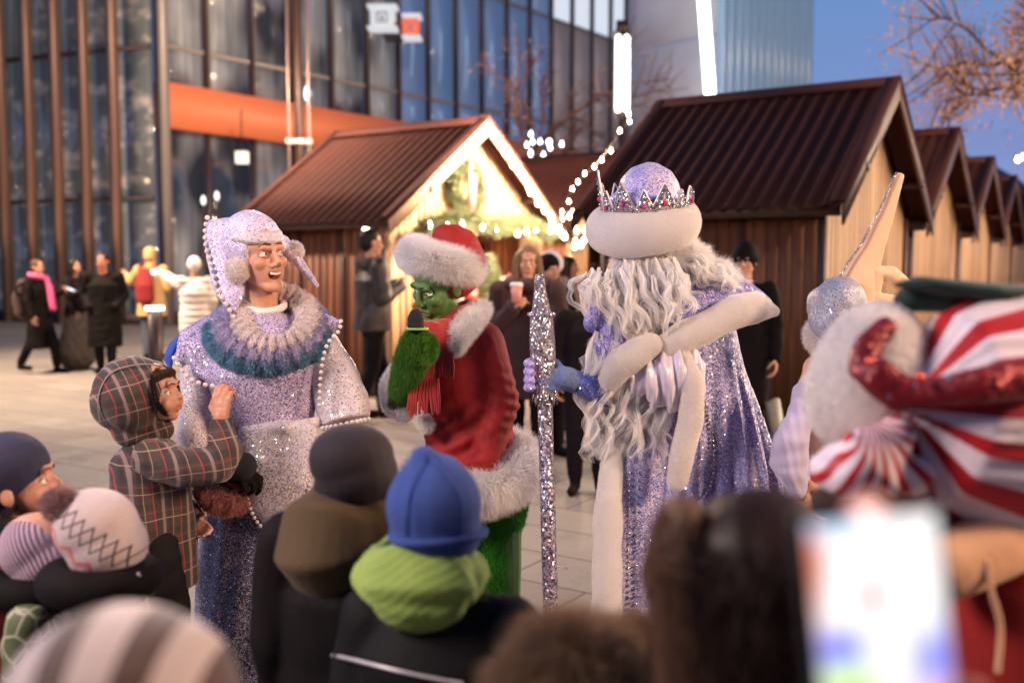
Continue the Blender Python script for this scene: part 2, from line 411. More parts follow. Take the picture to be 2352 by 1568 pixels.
def hand_prims(wr, d, pn_, s=1.0, curl=.3, thumb=1, spread=.0, tcurl=None, fist=False):
    """palm + four fingers + thumb. d: towards finger tips, pn_: palm normal (fingers curl towards it); thumb: +1/-1 side"""
    d = unit(d); n = unit(np.asarray(pn_, float) - d * np.dot(pn_, d)); x = np.cross(d, n) * thumb; out = []
    wr = np.asarray(wr, float); L = s
    ks = []
    for i, (o, kl) in enumerate(((.030, .088), (.010, .092), (-.011, .088), (-.031, .080))):
        k = wr + x * o * L + d * kl * L; ks.append(k)
        out.append(rc(wr + x * o * .55 * L + d * .008 * L, .015 * L, k, .0105 * L))
    out.append(ell(wr + d * .045 * L, A([.036, .040, .014]) * L, np.stack([x, d, n], 1)))
    for i, k in enumerate(ks):
        l = (.040, .045, .042, .033)[i] * L; c = curl * (1 + .12 * i); p = k; a = 0; dd = unit(d + x * spread * (1.5 - i))
        for j, (ll, r) in enumerate(((l, .0096), (l * .62, .0086), (l * .5, .0076))):
            a += c * (.8, 1.0, .8)[j]; q = p + (dd * math.cos(a) + n * math.sin(a)) * ll
            out.append(rc(p, r * L, q, r * .94 * L, 10)); p = q
    tc = curl if tcurl is None else tcurl
    t0 = wr + x * .022 * L + d * .022 * L; t1 = t0 + (x * .75 + d * .55 + n * (.35 + tc * .4)) * .040 * L
    t2 = t1 + (x * (.35 - tc * .7) + d * .8 + n * (.3 + tc * .8)) * .030 * L; t3 = t2 + (x * (.1 - tc) + d * .8 + n * (.3 + tc)) * .024 * L
    out += [rc(t0, .015 * L, t1, .0125 * L, 10), rc(t1, .0115 * L, t2, .010 * L, 10), rc(t2, .010 * L, t3, .0085 * L, 10)]
    return out
def standing(base, h=1.75, yaw=0, stride=0.0, arms=('down', 'down'), lean=0, w=1.0):
    """joint positions of a standing / walking adult; yaw 0 faces -Y (the camera), +90 faces +X"""
    k = h / 1.75; R = rotm(0, 0, yaw); b = A([base[0], base[1], 0.0])
    J = {}
    L = {'pelvis': (0, 0, .95), 'waist': (0, -.005, 1.08), 'chest': (0, -.005 - lean * .6, 1.30), 'neck': (0, .01 - lean, 1.48), 'head': (0, -.01 - lean * 1.3, 1.635)}
    for n, p in L.items(): J[n] = A(p, float)
    for q, sn in ((-1, 'R'), (1, 'L')):
        sh = A([q * .185 * w, -lean, 1.425]); J['sh' + sn] = sh
        mode = arms[0 if sn == 'R' else 1]
        if mode == 'down': el, wr = (q * .245, .02 - lean, 1.14), (q * .25, -.06 - lean, .90)
        elif mode == 'pocket': el, wr = (q * .27, .05 - lean, 1.15), (q * .19, -.10 - lean, 1.0)
        elif mode == 'hold': el, wr = (q * .24, -.03 - lean, 1.14), (q * .10, -.25 - lean, 1.25)
        elif mode == 'cup': el, wr = (q * .24, -.01 - lean, 1.13), (q * .10, -.20 - lean, 1.30)
        elif mode == 'face': el, wr = (q * .22, -.20 - lean, 1.24), (q * .08, -.30 - lean, 1.50)
        elif mode == 'front': el, wr = (q * .23, -.12 - lean, 1.20), (q * .12, -.36 - lean, 1.28)
        elif mode == 'out': el, wr = (q * .36, -.06 - lean, 1.25), (q * .52, -.18 - lean, 1.34)
        else: el, wr = mode
        J['el' + sn] = A(el, float); J['wr' + sn] = A(wr, float)
        st = stride * q
        J['hip' + sn] = A([q * .095, 0, .93]); J['kn' + sn] = A([q * .10, -.02 - st * .5 - abs(stride) * .12, .50]); J['an' + sn] = A([q * .10, .02 - st, .09 + (abs(stride) * .22 if st < 0 else 0)])
        J['toe' + sn] = J['an' + sn] + A([q * .02, -.16, -.055 - (abs(stride) * .1 if st < 0 else 0)])
    return {n: b + R @ (p * k) for n, p in J.items()}, R, k
def body_prims(J, k=1.0, R=None, hands=(.35, .35), armdir=True, headR=None, hs=1.0, child=False, legs=True, nose=1.0, mouth=True):
    side = unit(J['shL'] - J['shR']); out = []
    out.append(loft([J['pelvis'] - A([0, 0, .06 * k]), J['pelvis'], J['waist'], J['chest'], J['neck'] - A([0, 0, .05 * k])], A([.13, .165, .135, .16, .09]) * k, A([.09, .105, .09, .11, .06]) * k, side=side))
    out.append(rc(J['neck'] - A([0, 0, .04 * k]), .055 * k, J['head'] - A([0, 0, .03 * k]), .050 * k))
    for i, q in enumerate('RL'):
        out.append(rc(J['chest'] + (J['sh' + q] - J['chest']) * .5, .06 * k, J['sh' + q], .052 * k))
        out += chain([J['sh' + q], J['el' + q], J['wr' + q]], A([.048, .038, .027]) * k)
        d = unit(J['wr' + q] - J['el' + q]); pnrm = -side if q == 'L' else side
        if hands[i] is not None:
            up = A([0, 0, 1.]); th = 1 if q == 'L' else -1
            out += hand_prims(J['wr' + q], d, pnrm if abs(np.dot(d, pnrm)) < .8 else -up, k, hands[i], thumb=-th)
        if legs:
            out += chain([J['hip' + q], J['kn' + q], J['an' + q]], A([.088, .058, .038]) * k)
            out.append(rc(J['an' + q] - A([0, 0, .03 * k]), .034 * k, J['toe' + q] + A([0, 0, .0]), .028 * k))
    hp, T = head_prims(J['head'], headR, hs * k, nose, child, mouth)
    return out + hp, T
def sleeve(J, q, r, k=1.0, trunc=1.0):
    w = J['el' + q] + (J['wr' + q] - J['el' + q]) * trunc
    return chain([J['sh' + q], J['el' + q], w], A(r) * k)
def coat_prims(J, k=1.0, hem=.60, r=(.20, .125), flare=1.0, sl=(.072, .062, .048), waist=.9, trunc=1.0):
    side = unit(J['shL'] - J['shR']); b = J['pelvis'].copy(); b[2] = hem
    out = [loft([b, J['pelvis'], J['waist'], J['chest'], J['neck'] - A([0, 0, .03 * k])], A([r[0] * flare, r[0], r[0] * waist, r[0] * .98, .10]) * k, A([r[1] * flare * 1.15, r[1] * 1.05, r[1] * .98, r[1] * 1.05, .075]) * k, side=side, n=24, round_=False)]
    for q in 'RL':
        out.append(rc(J['neck'] - A([0, 0, .07 * k]), .075 * k, J['sh' + q] - A([0, 0, .025 * k]), sl[0] * .92 * k)); out += sleeve(J, q, sl, k, trunc)
    return out
def trouser_prims(J, k=1.0, r=(.105, .078, .062), down=.03):
    out = [rc(J['hipL'], .11 * k, J['hipR'], .11 * k), ell(J['pelvis'], A([.165, .115, .1]) * k, None)]
    for q in 'RL': out += chain([J['hip' + q], J['kn' + q], J['an' + q] + A([0, 0, down])], A(r) * k)
    return out
def shoes(root, J, k, mat, name='shoe', boot=.0):
    for q in 'RL':
        a, t = J['an' + q], J['toe' + q]; d = t - a; d[2] = 0; d = unit(d)
        pr = [rc(a - d * .03 * k - A([0, 0, .045 * k]), .042 * k, a + d * .165 * k - A([0, 0, .052 * k]), .041 * k), rc(a + A([0, 0, .02 + boot]), .05 * k, a - A([0, 0, .03 * k]), .047 * k)]
        V, F = blob(pr, .010, 2); V[:, 2] = np.maximum(V[:, 2], a[2] - .088 * k); obj(name, (V, F), mat, root)
def hair_cap(c, R, s, drop=.0, back=.0, top=0.0, vol=1.0, long_=0, fringe=.0):
    T = lambda p: c + R @ (A(p, float) * s); out = [ell(T((0, .025, .055)), A([.083, .098, .085]) * s * vol, R), ell(T((0, .055, .01)), A([.075, .068, .085]) * s * vol, R)]
    if long_:
        for q in (-1, 1): out += chain([T((q * .072, -.005, .05)), T((q * .085, -.01, -.06)), T((q * .08, -.03, -.06 - long_))], A([.03, .032, .018]) * s)
        out.append(loft([T((0, .05, .0)), T((0, .075, -.1)), T((0, .07, -.08 - long_))], A([.075, .08, .06]) * s, A([.05, .035, .02]) * s, side=R @ A([1, 0, 0])))
    return out
def hat_cap(c, R, s, h=.10, r=.088, z=.035, back=.02):
    T = lambda p: c + R @ (A(p, float) * s)
    return [ell(T((0, back + .01, z - .01)), A([r, r * 1.14, h * .75]) * s, R), ell(T((0, back, z + .01)), A([r, r * 1.16, h]) * s, R), torus(T((0, back + .002, z + .004)), r * .985 * s, .012 * s, R @ A([0, -.25, 1]), sy=1.14, xdir=R @ A([1, 0, 0]), n=32, m=8)]
def cut_below(VF, c, n):
    """drop faces behind plane (open shell)"""
    V, F = VF; d = (V[F].mean(1) - c) @ unit(n); return V, F[d > 0]

# ------------------------------------------------------------------ world, camera, lights
w = bpy.data.worlds.new("World"); S.world = w; w.use_nodes = True; nt = w.node_tree; nt.nodes.clear()
sky = nt.nodes.new('ShaderNodeTexSky'); sky.sky_type = 'NISHITA'; sky.sun_disc = False
sky.sun_elevation = math.radians(-3.0); sky.sun_rotation = math.radians(200); sky.altitude = 300; sky.ozone_density = 4
gm = nt.nodes.new('ShaderNodeMix'); gm.data_type = 'RGBA'; gm.blend_type = 'MULTIPLY'; gm.inputs[0].default_value = 1
tc = nt.nodes.new('ShaderNodeTexCoord'); sp = nt.nodes.new('ShaderNodeSeparateXYZ'); rp = nt.nodes.new('ShaderNodeValToRGB')
nt.links.new(tc.outputs['Generated'], sp.inputs[0]); nt.links.new(sp.outputs[2], rp.inputs[0])
e = rp.color_ramp.elements; e[0].position = 0; e[0].color = (.32, .32, .56, 1); e[1].position = .45; e[1].color = (.10, .20, .46, 1)
m_ = rp.color_ramp.elements.new(.10); m_.color = (.190, .26, .52, 1); m_ = rp.color_ramp.elements.new(.25); m_.color = (.135, .25, .52, 1)
# a thin bank of dusk cloud low in the sky
cn = nt.nodes.new('ShaderNodeTexNoise'); mp = nt.nodes.new('ShaderNodeMapping'); mp.inputs['Scale'].default_value = (3, 3, 14)
nt.links.new(tc.outputs['Generated'], mp.inputs[0]); nt.links.new(mp.outputs[0], cn.inputs['Vector']); cn.inputs['Scale'].default_value = 1.6; cn.inputs['Detail'].default_value = 4
cm = nt.nodes.new('ShaderNodeMath'); cm.operation = 'MULTIPLY'; ca = nt.nodes.new('ShaderNodeMapRange'); ca.inputs[1].default_value = .5; ca.inputs[2].default_value = .7
cb = nt.nodes.new('ShaderNodeMapRange'); cb.inputs[1].default_value = .28; cb.inputs[2].default_value = .12
nt.links.new(cn.outputs[0], ca.inputs[0]); nt.links.new(sp.outputs[2], cb.inputs[0]); nt.links.new(ca.outputs[0], cm.inputs[0]); nt.links.new(cb.outputs[0], cm.inputs[1])
cx = nt.nodes.new('ShaderNodeMix'); cx.data_type = 'RGBA'; cx.inputs[7].default_value = (.20, .21, .42, 1)
cs = nt.nodes.new('ShaderNodeMath'); cs.operation = 'MULTIPLY'; cs.inputs[1].default_value = .6; nt.links.new(cm.outputs[0], cs.inputs[0]); nt.links.new(cs.outputs[0], cx.inputs[0]); nt.links.new(rp.outputs[0], cx.inputs[6])
ad = nt.nodes.new('ShaderNodeMix'); ad.data_type = 'RGBA'; ad.blend_type = 'ADD'; ad.inputs[0].default_value = .04
nt.links.new(cx.outputs[2], ad.inputs[6]); nt.links.new(sky.outputs[0], ad.inputs[7])
az = nt.nodes.new('ShaderNodeMapRange'); az.inputs[1].default_value = -.6; az.inputs[2].default_value = .5; az.inputs[3].default_value = .30; az.inputs[4].default_value = 1.0
nt.links.new(sp.outputs[1], az.inputs[0]); azm = nt.nodes.new('ShaderNodeVectorMath'); azm.operation = 'SCALE'; nt.links.new(ad.outputs[2], azm.inputs[0]); nt.links.new(az.outputs[0], azm.inputs['Scale'])
bg = nt.nodes.new('ShaderNodeBackground'); ou = nt.nodes.new('ShaderNodeOutputWorld'); bg.inputs[1].default_value = SKY_STRENGTH
nt.links.new(azm.outputs[0], bg.inputs[0]); nt.links.new(bg.outputs[0], ou.inputs[0])

cam = bpy.data.cameras.new('camera'); co = bpy.data.objects.new('camera', cam); COL.objects.link(co); S.camera = co
co.location = (0, 0, CAMZ); co.rotation_euler = (math.pi / 2 - TH, 0, 0); cam.lens = 35; cam.sensor_width = 36; cam.clip_end = 2000; cam.clip_start = .05
cam.dof.use_dof = True; cam.dof.focus_distance = 3.36; cam.dof.aperture_fstop = 1.7; cam.dof.aperture_blades = 0
S.view_settings.view_transform = 'Standard'; S.view_settings.look = 'None'; S.view_settings.exposure = 0; S.view_settings.gamma = 1
S.cycles.max_bounces = 6; S.cycles.diffuse_bounces = 5; S.cycles.glossy_bounces = 3; S.cycles.transparent_max_bounces = 6; S.cycles.sample_clamp_indirect = 4; S.cycles.caustics_reflective = False; S.cycles.caustics_refractive = False
S.cycles.use_denoising = True
def light(kind, loc, power, col, size=.3, target=None, angle=60, blend=.5):
    l = bpy.data.lights.new('scene_light', kind); l.energy = power; l.color = col
    if kind == 'AREA': l.shape = 'DISK'; l.size = size
    elif kind != 'SUN': l.shadow_soft_size = size
    if kind == 'SPOT': l.spot_size = math.radians(angle); l.spot_blend = blend
    o = bpy.data.objects.new('scene_light', l); COL.objects.link(o); o.location = loc
    if target is not None: o.rotation_euler = (Vector(target) - Vector(loc)).to_track_quat('-Z', 'Y').to_euler()
    return o
WARM = (1, .66, .40); WARM2 = (1, .74, .52)
for a in LIGHTS: light(*a[0], **a[1])

# ------------------------------------------------------------------ shared materials
MAT = {}
MAT['eyewhite'] = smat('eyewhite', (.75, .72, .68), .15, bump=0, var=.03)
MAT['iris'] = smat('iris', (.05, .03, .02), .1, bump=0)
def woodmat(name, c, c2, knots=.5):
    t = NT(name); a = t.n('Attribute'); a.attribute_name = 'tint'
    n = t.noise(1.6, 5, t.map((9, 9, .8))); n2 = t.noise(7, 5, t.map((14, 14, .6)))
    kn = t.vor(1.5, t.map((2.6, 2.6, 1))); kk = t.math('MULTIPLY', t.math('LESS_THAN', kn.outputs['Distance'], .11), .55)
    col = t.mix(n.outputs[0], c, c2); col = t.mix(t.math('MULTIPLY', n2.outputs[0], .6), col, tuple(x * .6 for x in c2))
    col = t.mix(kk, col, tuple(x * .35 for x in c2)); col = t.mix(1, col, a.outputs[0], 'MULTIPLY')
    t.bsdf(col=col, rough=.6, nrm=t.bump(n2.outputs[0], .4, .004)); return t.m
MAT['pale_wood'] = woodmat('pale_wood', (.56, .36, .21), (.42, .25, .135))
MAT['dark_wood'] = woodmat('dark_wood', (.30, .105, .044), (.16, .055, .023))
MAT['trim_wood'] = smat('trim_wood', (.062, .026, .019), .5, bump=.3, bs=30)
t = NT('roof_sheet'); n = t.noise(3, 5); n2 = t.noise(60, 3)
t.bsdf(col=t.mix(n.outputs[0], (.046, .016, .014), (.070, .024, .020)), rough=.8, spec=.12, nrm=t.bump(n2.outputs[0], .15, .003)); MAT['roof'] = t.m
MAT['steel'] = smat('steel', (.28, .20, .19), .35, metal=.6, bump=.05)
MAT['darksteel'] = smat('darksteel', (.05, .026, .022), .4, metal=.2, bump=.05)

# ------------------------------------------------------------------ ground
t = NT('paving'); pv = t.map(rot=(0, 0, 33.4))
bk = t.n('TexBrick', {'Vector': pv, 'Scale': 1.0, 'Mortar Size': .009, 'Mortar Smooth': .2, 'Brick Width': .9, 'Row Height': .45, 'Color1': (.19, .172, .158), 'Color2': (.29, .265, .245), 'Mortar': (.030, .027, .024)})
n1 = t.noise(.8, 5); n2 = t.noise(18, 4); n3 = t.noise(260, 2)
c = t.mix(t.math('MULTIPLY', n1.outputs[0], .7), bk.outputs[0], (.14, .128, .118)); c = t.mix(t.math('MULTIPLY', n2.outputs[0], .35), c, (.33, .29, .265))
wt = t.ramp(n1.outputs[0], [(.42, (0, 0, 0)), (.62, (1, 1, 1))])
st2 = t.noise(2.2, 6, rough=.7); c = t.mix(t.ramp(st2.outputs[0], [(.30, (.55, .55, .55)), (.45, (1, 1, 1))]), (.10, .09, .082), c); gum = t.vor(3.1); c = t.mix(t.math('LESS_THAN', gum.outputs['Distance'], .035), c, (.07, .065, .06))
t.bsdf(col=c, rough=t.math('ADD', t.math('MULTIPLY', wt, .2), .62), spec=.22, nrm=t.bump(t.math('ADD', t.math('MULTIPLY', bk.outputs[1], -1.0), t.math('MULTIPLY', n3.outputs[0], .25)), .5, .006)); MAT['paving'] = t.m
gv = A([(-300, -60, 0), (300, -60, 0), (300, 400, 0), (-300, 400, 0)], float); g = obj('ground', (gv, A([(0, 1, 2), (0, 2, 3)])), MAT['paving'], smooth=False); tag(g, kind='structure')
# low stone step along the aisle
st = obj('pavement', join([box((.95, 8.3, .04), (1.5, .32, .085), rotm(0, 0, -4)), box((.95, 8.32, .095), (1.54, .38, .03), rotm(0, 0, -4))]), smat('step_stone', (.50, .42, .36), .6), smooth=False); tag(st, kind='structure')
hv = []
t = NT('hill_wood'); n = t.noise(.05, 4); t.bsdf(col=t.mix(n.outputs[0], (.10, .11, .20), (.16, .16, .26)), rough=.9)
xs = np.linspace(60, 330, 60); hz = 30 + 22 * np.exp(-((xs - 170) / 36) ** 2) + 5 * np.sin(xs * .09) + 3 * np.sin(xs * .23 + 1)
V = []; F = []
for i, x in enumerate(xs):
    for j in range(6): V.append((x, 330 + j * 14 + 6 * math.sin(i * .7 + j), hz[i] * (j / 5) ** .8 - 2))
for i in range(59):
    for j in range(5): a = i * 6 + j; F += [(a, a + 6, a + 7), (a, a + 7, a + 1)]
tag(obj('hills', (A(V), A(F)), t.m), kind='structure')

# ------------------------------------------------------------------ market huts
HR = math.atan2(-.55, .835); HZ, HE, HW, HL = 3.37, 2.06, 1.90, 2.62
SL = (HZ - HE) / HW
def boards(x0, x1, zf0, zf1, axis, off, thick=.022, w=.118, rng=None, skip=None):
    """vertical boards along `axis` between x0,x1; zf0/zf1 give bottom/top height at a coordinate"""
    V, F, T = [], [], []; o = 0; x = x0
    while x < x1 - .02:
        b = min(x + w, x1); g = .004; z0, z1a, z1b = zf0((x + b) / 2), zf1(x + g), zf1(b - g); dz = rng.uniform(-.003, .003)
        segs = [(z0, None)]
        if skip and x + w / 2 > skip[0] and x + w / 2 < skip[1]: segs = [(z0, skip[2]), (skip[3], None)]
        for s0, s1 in segs:
            ta, tb = (z1a, z1b) if s1 is None else (s1, s1)
            P2 = [(x + g, s0), (b - g, s0), (b - g, tb), (x + g, ta)]
            poly = A([(p[0], off + dz, p[1]) if axis == 'x' else (off + dz, p[0], p[1]) for p in P2])
            v, f = prism(poly, A((0, thick, 0) if axis == 'x' else (thick, 0, 0))); V.append(v); F.append(f + o); o += len(v)
            T += [rng.uniform(.72, 1.15)] * len(v)
        x = b
    return (np.concatenate(V), np.concatenate(F)), np.repeat(A(T)[:, None], 3, 1)
def make_hut(loc, label, group, opening=False, seed=1, back_open=False):
    rng = np.random.default_rng(seed)
    r = thing('market_hut', (0, 0, 0), label, 'market hut', group)
    WX0, WX1, WY = -2.42, -.28, 1.62; zr = lambda y: HZ - .07 - abs(y) * SL
    def add(name, b, mat): return obj(name, b[0], mat, r, smooth=False, col=b[1])
    for sgn in (-1, 1):
        off = sgn * WY - (.0 if sgn < 0 else .022)
        w_ = add('wall', boards(WX0, WX1, lambda x: .14, lambda x: zr(WY) + .0, 'x', off, rng=rng), MAT['dark_wood'])
        obj('panel_joint', join([box(((WX0 + WX1) / 2 + k, off + sgn * .018 + .011, 1.15), (.05, .03, 2.0)) for k in (-.36, .36)]), MAT['trim_wood'], w_, smooth=False)
    gb = boards(-WY + .03, WY - .03, lambda y: .14, lambda y: zr(y) - .02, 'y', WX1, rng=rng, skip=(-1.12, 1.2, 1.02, 1.98) if opening else None)
    add('gable', gb, MAT['pale_wood'])
    add('gable', boards(-WY + .03, WY - .03, lambda y: .14, lambda y: zr(y) - .02, 'y', WX0, rng=rng, skip=(-1.1, 1.1, 1.05, 2.0) if back_open else None), MAT['pale_wood'])
    obj('plinth', join([box(((WX0 + WX1) / 2, s * (WY - .03), .07), (WX1 - WX0 + .02, .1, .14)) for s in (-1, 1)] + [box((x, 0, .07), (.1, 2 * WY - .18, .14)) for x in (WX0 + .06, WX1 - .03)]), MAT['trim_wood'], r, smooth=False)
    for s in (-1, 1):
        obj('corner_post', box((WX1 + .03, s * (WY + .012), 1.17), (.07, .075, 2.05)), MAT['pale_wood'] if opening else MAT['trim_wood'], r, smooth=False, col=(1, 1, 1))
        obj('corner_post', box((WX0 + .0, s * (WY + .012), 1.17), (.07, .075, 2.05)), MAT['trim_wood'], r, smooth=False, col=(1, 1, 1))
    # corrugated sheets
    nx = 150; xs = np.linspace(-HL, 0, nx); wv = .021 * np.cos(xs / .148 * 2 * np.pi)
    for s in (-1, 1):
        nrm = A([0, s * math.sin(math.atan(SL)), math.cos(math.atan(SL))]); V = []
        for lay in (0, -.012):
            for tt in (0.0, .33, .66, 1.0):
                y = s * HW * 1.0 * tt + s * .01; z = HZ - SL * HW * tt
                V.append(np.stack([xs, np.full(nx, y), np.full(nx, z)], 1) + nrm * (wv + lay)[:, None])
        V = np.concatenate(V); F = []
        for lay in (0, 4):
            for k in range(3):
                a = (lay + k) * nx + np.arange(nx - 1)[:, None]; F += [a + A([[0, 1, nx + 1]]), a + A([[0, nx + 1, nx]])]
        for k in (0, 3):
            a = k * nx + np.arange(nx - 1)[:, None]; F += [a + A([[0, 1, 4 * nx + 1]]), a + A([[0, 4 * nx + 1, 4 * nx]])]
        rf = obj('roof', (V, np.concatenate(F)), MAT['roof'], r)
    # ridge cap
    cp = []
    for s in (-1, 1):
        a0 = A([-HL - .02, 0, HZ + .055]); L = HL + .04; d = A([0, s * .17, -.17 * SL]); up = A([0, 0, .006])
        cp.append(prism([a0, a0 + A([L, 0, 0]), a0 + A([L, 0, 0]) + d, a0 + d], up))
    obj('ridge_cap', join(cp), MAT['roof'], r, smooth=False)
    for xx in (0.0, -HL):
        for s in (-1, 1):
            a = A([xx - .012, s * .0, HZ + .01]); b = A([xx - .012, s * (HW + .02), HE + .0]); dz = A([0, 0, -.19])
            e_ = b + dz * .9
            obj('bargeboard', prism([a, b, e_, a + dz], A([.025 if xx == 0 else -.025, 0, 0])), MAT['trim_wood'] if not opening else MAT['lit_barge'], r, smooth=False)
        # rake flashing lapped on the sheets
        for s in (-1, 1):
            a = A([xx - (.11 if xx == 0 else .0), s * .04, HZ + .03]); L = A([.13 if xx == 0 else .11, 0, 0]); d = A([0, s * HW, -HW * SL])
            obj('flashing', prism([a, a + L, a + L + d, a + d], A([0, 0, .006])), MAT['roof'], r, smooth=False)
    for s in (-1, 1): obj('fascia', box((-HL / 2, s * (HW - .10), HE - .03), (HL - .1, .03, .12)), MAT['trim_wood'], r, smooth=False)
    for s in (-1, 1): obj('rafter', box((WX1 + .16, s * 1.2, zr(1.2) - .04), (.3, .06, .08)), MAT['trim_wood'], r, smooth=False)
    if opening:
        fr = obj('window_frame', join([box((WX1 + .03, y, 1.5), (.06, .07, 1.0)) for y in (-1.12, .02, 1.2)] + [box((WX1 + .035, .04, z), (.07, 2.4, .06)) for z in (1.02, 1.98)]), MAT['pale_wood'], r, smooth=False, col=(1, 1, 1))
        obj('counter', box((WX1 + .2, .04, 1.07), (.42, 2.5, .04)), MAT['pale_wood'], r, smooth=False, col=(1.1, 1.1, 1.1))
        obj('shelf', join([box((WX1 - .95, 0, z), (.28, 2.6, .03)) for z in (1.2, 1.55, 1.9)] + [box((WX1 - 1.12, 0, 1.3), (.02, 2.9, 2.1))]), MAT['pale_wood'], r, smooth=False, col=(.9, .9, .9))
        obj('floor_deck', box(((WX0 + WX1) / 2, 0, .17), (1.95, 3.0, .04)), MAT['dark_wood'], r, smooth=False, col=(1, 1, 1))
    r.location = (float(loc[0]), float(loc[1]), 0); r.rotation_euler.z = HR
    return r
def loc2w(loc, p):
    c, s = math.cos(HR), math.sin(HR); return A([loc[0] + c * p[0] - s * p[1], loc[1] + s * p[0] + c * p[1], p[2]])
MAT['lit_barge'] = smat('lit_barge', (.50, .33, .21), .6, bump=.2)  # paler than the trim: lamplight put into the bargeboard colour
H1 = A([-.30, 12.75]); H2 = A([3.86, 10.1]); STEP = A([2.24, 3.66])
make_hut(H1, 'brightly lit market hut with a wreath on its gable and a garland over its counter', 'wooden market huts', opening=True, seed=3)
make_hut(H1 + STEP * 1.02, 'market hut farther down the aisle, its red-brown roof between the two big roofs', 'wooden market huts', opening=True, seed=4)
h2 = make_hut(H2, 'nearest market hut of the right row, largest dark corrugated roof behind the crowned hat', 'wooden market huts', seed=5)
labs = ['second market hut of the right row, just behind the big dark roof', 'third market hut of the right row, above the green brim', 'fourth market hut of the right row, below the leafy tree', 'farthest market hut of the right row, at the photo edge']
for i in range(4):
    copytree(h2, (*(H2 + STEP * (i + 1)), 0), HR, labs[i])

# strings of bulbs
MAT['bulb'] = emat('bulb_glow', (1, .80, .55), 34); MAT['bluebulb'] = emat('blue_bulb', (.62, .72, 1), 14); MAT['cable'] = smat('cable', (.02, .02, .02), .6)
def bulb_string(name, pts, n, r, label, mat, cat='string lights', group=None, jit=.02, cab=True):
    Q = A(smooth_path(pts, 12)); s = thing(name, Q[0], label, cat, group); rg = np.random.default_rng(len(pts) * 7 + n)
    if cab: obj('cable', loft(list(Q), .004, n=5, round_=False), MAT['cable'], s)
    for i in range(n):
        p = Q[int((len(Q) - 1) * (i + .5) / n)] + rg.normal(size=3) * jit + A([0, 0, -.03])
        obj('bulb', join([ell(p, (r, r, r * 1.2), nu=10, nv=7), rc(p + A([0, 0, r]), r * .35, p + A([0, 0, r * 1.9]), r * .3, 6)]), mat, s)
    return s
g1 = lambda y, z, x=.06: loc2w(H1, (x, y, z))
zz = lambda y: HZ - abs(y) * SL
bulb_string('string_lights', [g1(.0, zz(0) - .12), g1(.6, zz(.6) - .14), g1(1.2, zz(1.2) - .16), g1(1.9, zz(1.9) - .14)], 15, .032, 'string of round bulbs down the right slope of the lit gable', MAT['bulb'], group='light strings on the huts')
bulb_string('string_lights', [g1(-1.5, 2.02, .12), g1(-.6, 2.06, .14), g1(.4, 2.0, .14), g1(1.2, 2.05, .14), g1(1.85, 2.0, .1)], 11, .026, 'bulbs threaded through the fir garland over the counter', MAT['bulb'], group='light strings on the huts')
bulb_string('string_lights', [P(1452, 255, 11.5), P(1426, 300, 11.9), P(1375, 372, 12.6), P(1335, 410, 13.2), P(1300, 462, 13.9), P(1282, 525, 14.4)], 12, .017, 'bulb string sagging down across the aisle in front of the dark roof edge', MAT['bulb'], group='light strings on the huts')
bulb_string('string_lights', [P(1290, 500, 14.8), P(1330, 480, 14.2), P(1320, 560, 13.6), P(1360, 520, 12.9)], 12, .026, 'cluster of bulbs hanging low in the aisle beside the fur hat', MAT['bulb'], group='light strings on the huts')

# wreath, garland and things round the lit counter
t = NT('fir'); n = t.noise(30, 3); t.bsdf(col=t.mix(n.outputs[0], (.07, .10, .045), (.17, .20, .10)), rough=.6); MAT['fir'] = t.m
MAT['pinkribbon'] = smat('pinkribbon', (.55, .16, .17), .4)
wc = g1(-.25, 2.52, -.17); gn = A([math.cos(HR), math.sin(HR), 0]); gy = A([-math.sin(HR), math.cos(HR), 0])
wr = thing('wreath', wc, 'round fir wreath with a long pink ribbon on the lit gable', 'wreath')
obj('fir_ring', fur(torus(wc, .27, .055, gn, n=40, m=10), 4200, .10, .006, comb=(0, 0, 0), cw=0, rnd=.9, seed=4), MAT['fir'], wr)
obj('ribbon', join([box(wc + gn * .09 + gy * dx + A([0, 0, dz]), (.02, .055, L), rotm(ang, 0, math.degrees(HR))) for dx, dz, L, ang in ((-.03, .02, .62, 3), (.05, -.07, .5, -7), (.0, .27, .12, 40))]), MAT['pinkribbon'], wr, smooth=False)
gp = [g1(-1.35, 2.0, .06), g1(-.7, 2.10, .10), g1(0, 2.02, .10), g1(.7, 2.10, .10), g1(1.4, 1.96, .06)]
ga = obj('garland', fur(sloft(gp, .05, n=8, side=(0, 0, 1)), 5200, .13, .006, comb=(0, 0, -1), cw=.25, rnd=.9, seed=5), MAT['fir']); tag(ga, 'fir garland draped over the opening of the lit hut', 'garland')
ft = thing('fir_tree', g1(-.1, 1.09, .1), 'small decorated fir standing on the counter of the lit hut', 'christmas tree')
obj('crown', fur(loft([g1(-.1, 1.16, .1), g1(-.1, 1.4, .1), g1(-.1, 1.68, .1)], [.14, .09, .015], n=10), 2600, .085, .006, comb=(0, 0, -1), cw=.4, rnd=.7, seed=8), MAT['fir'], ft)
obj('pot', loft([g1(-.1, 1.09, .1), g1(-.1, 1.17, .1)], [.05, .07], round_=False), MAT['pinkribbon'], ft)
MAT['paper'] = smat('paper', (.75, .68, .6), .6); MAT['redbox'] = smat('redbox', (.5, .06, .05), .5); MAT['jarglass'] = smat('jarglass', (.55, .42, .2), .12)
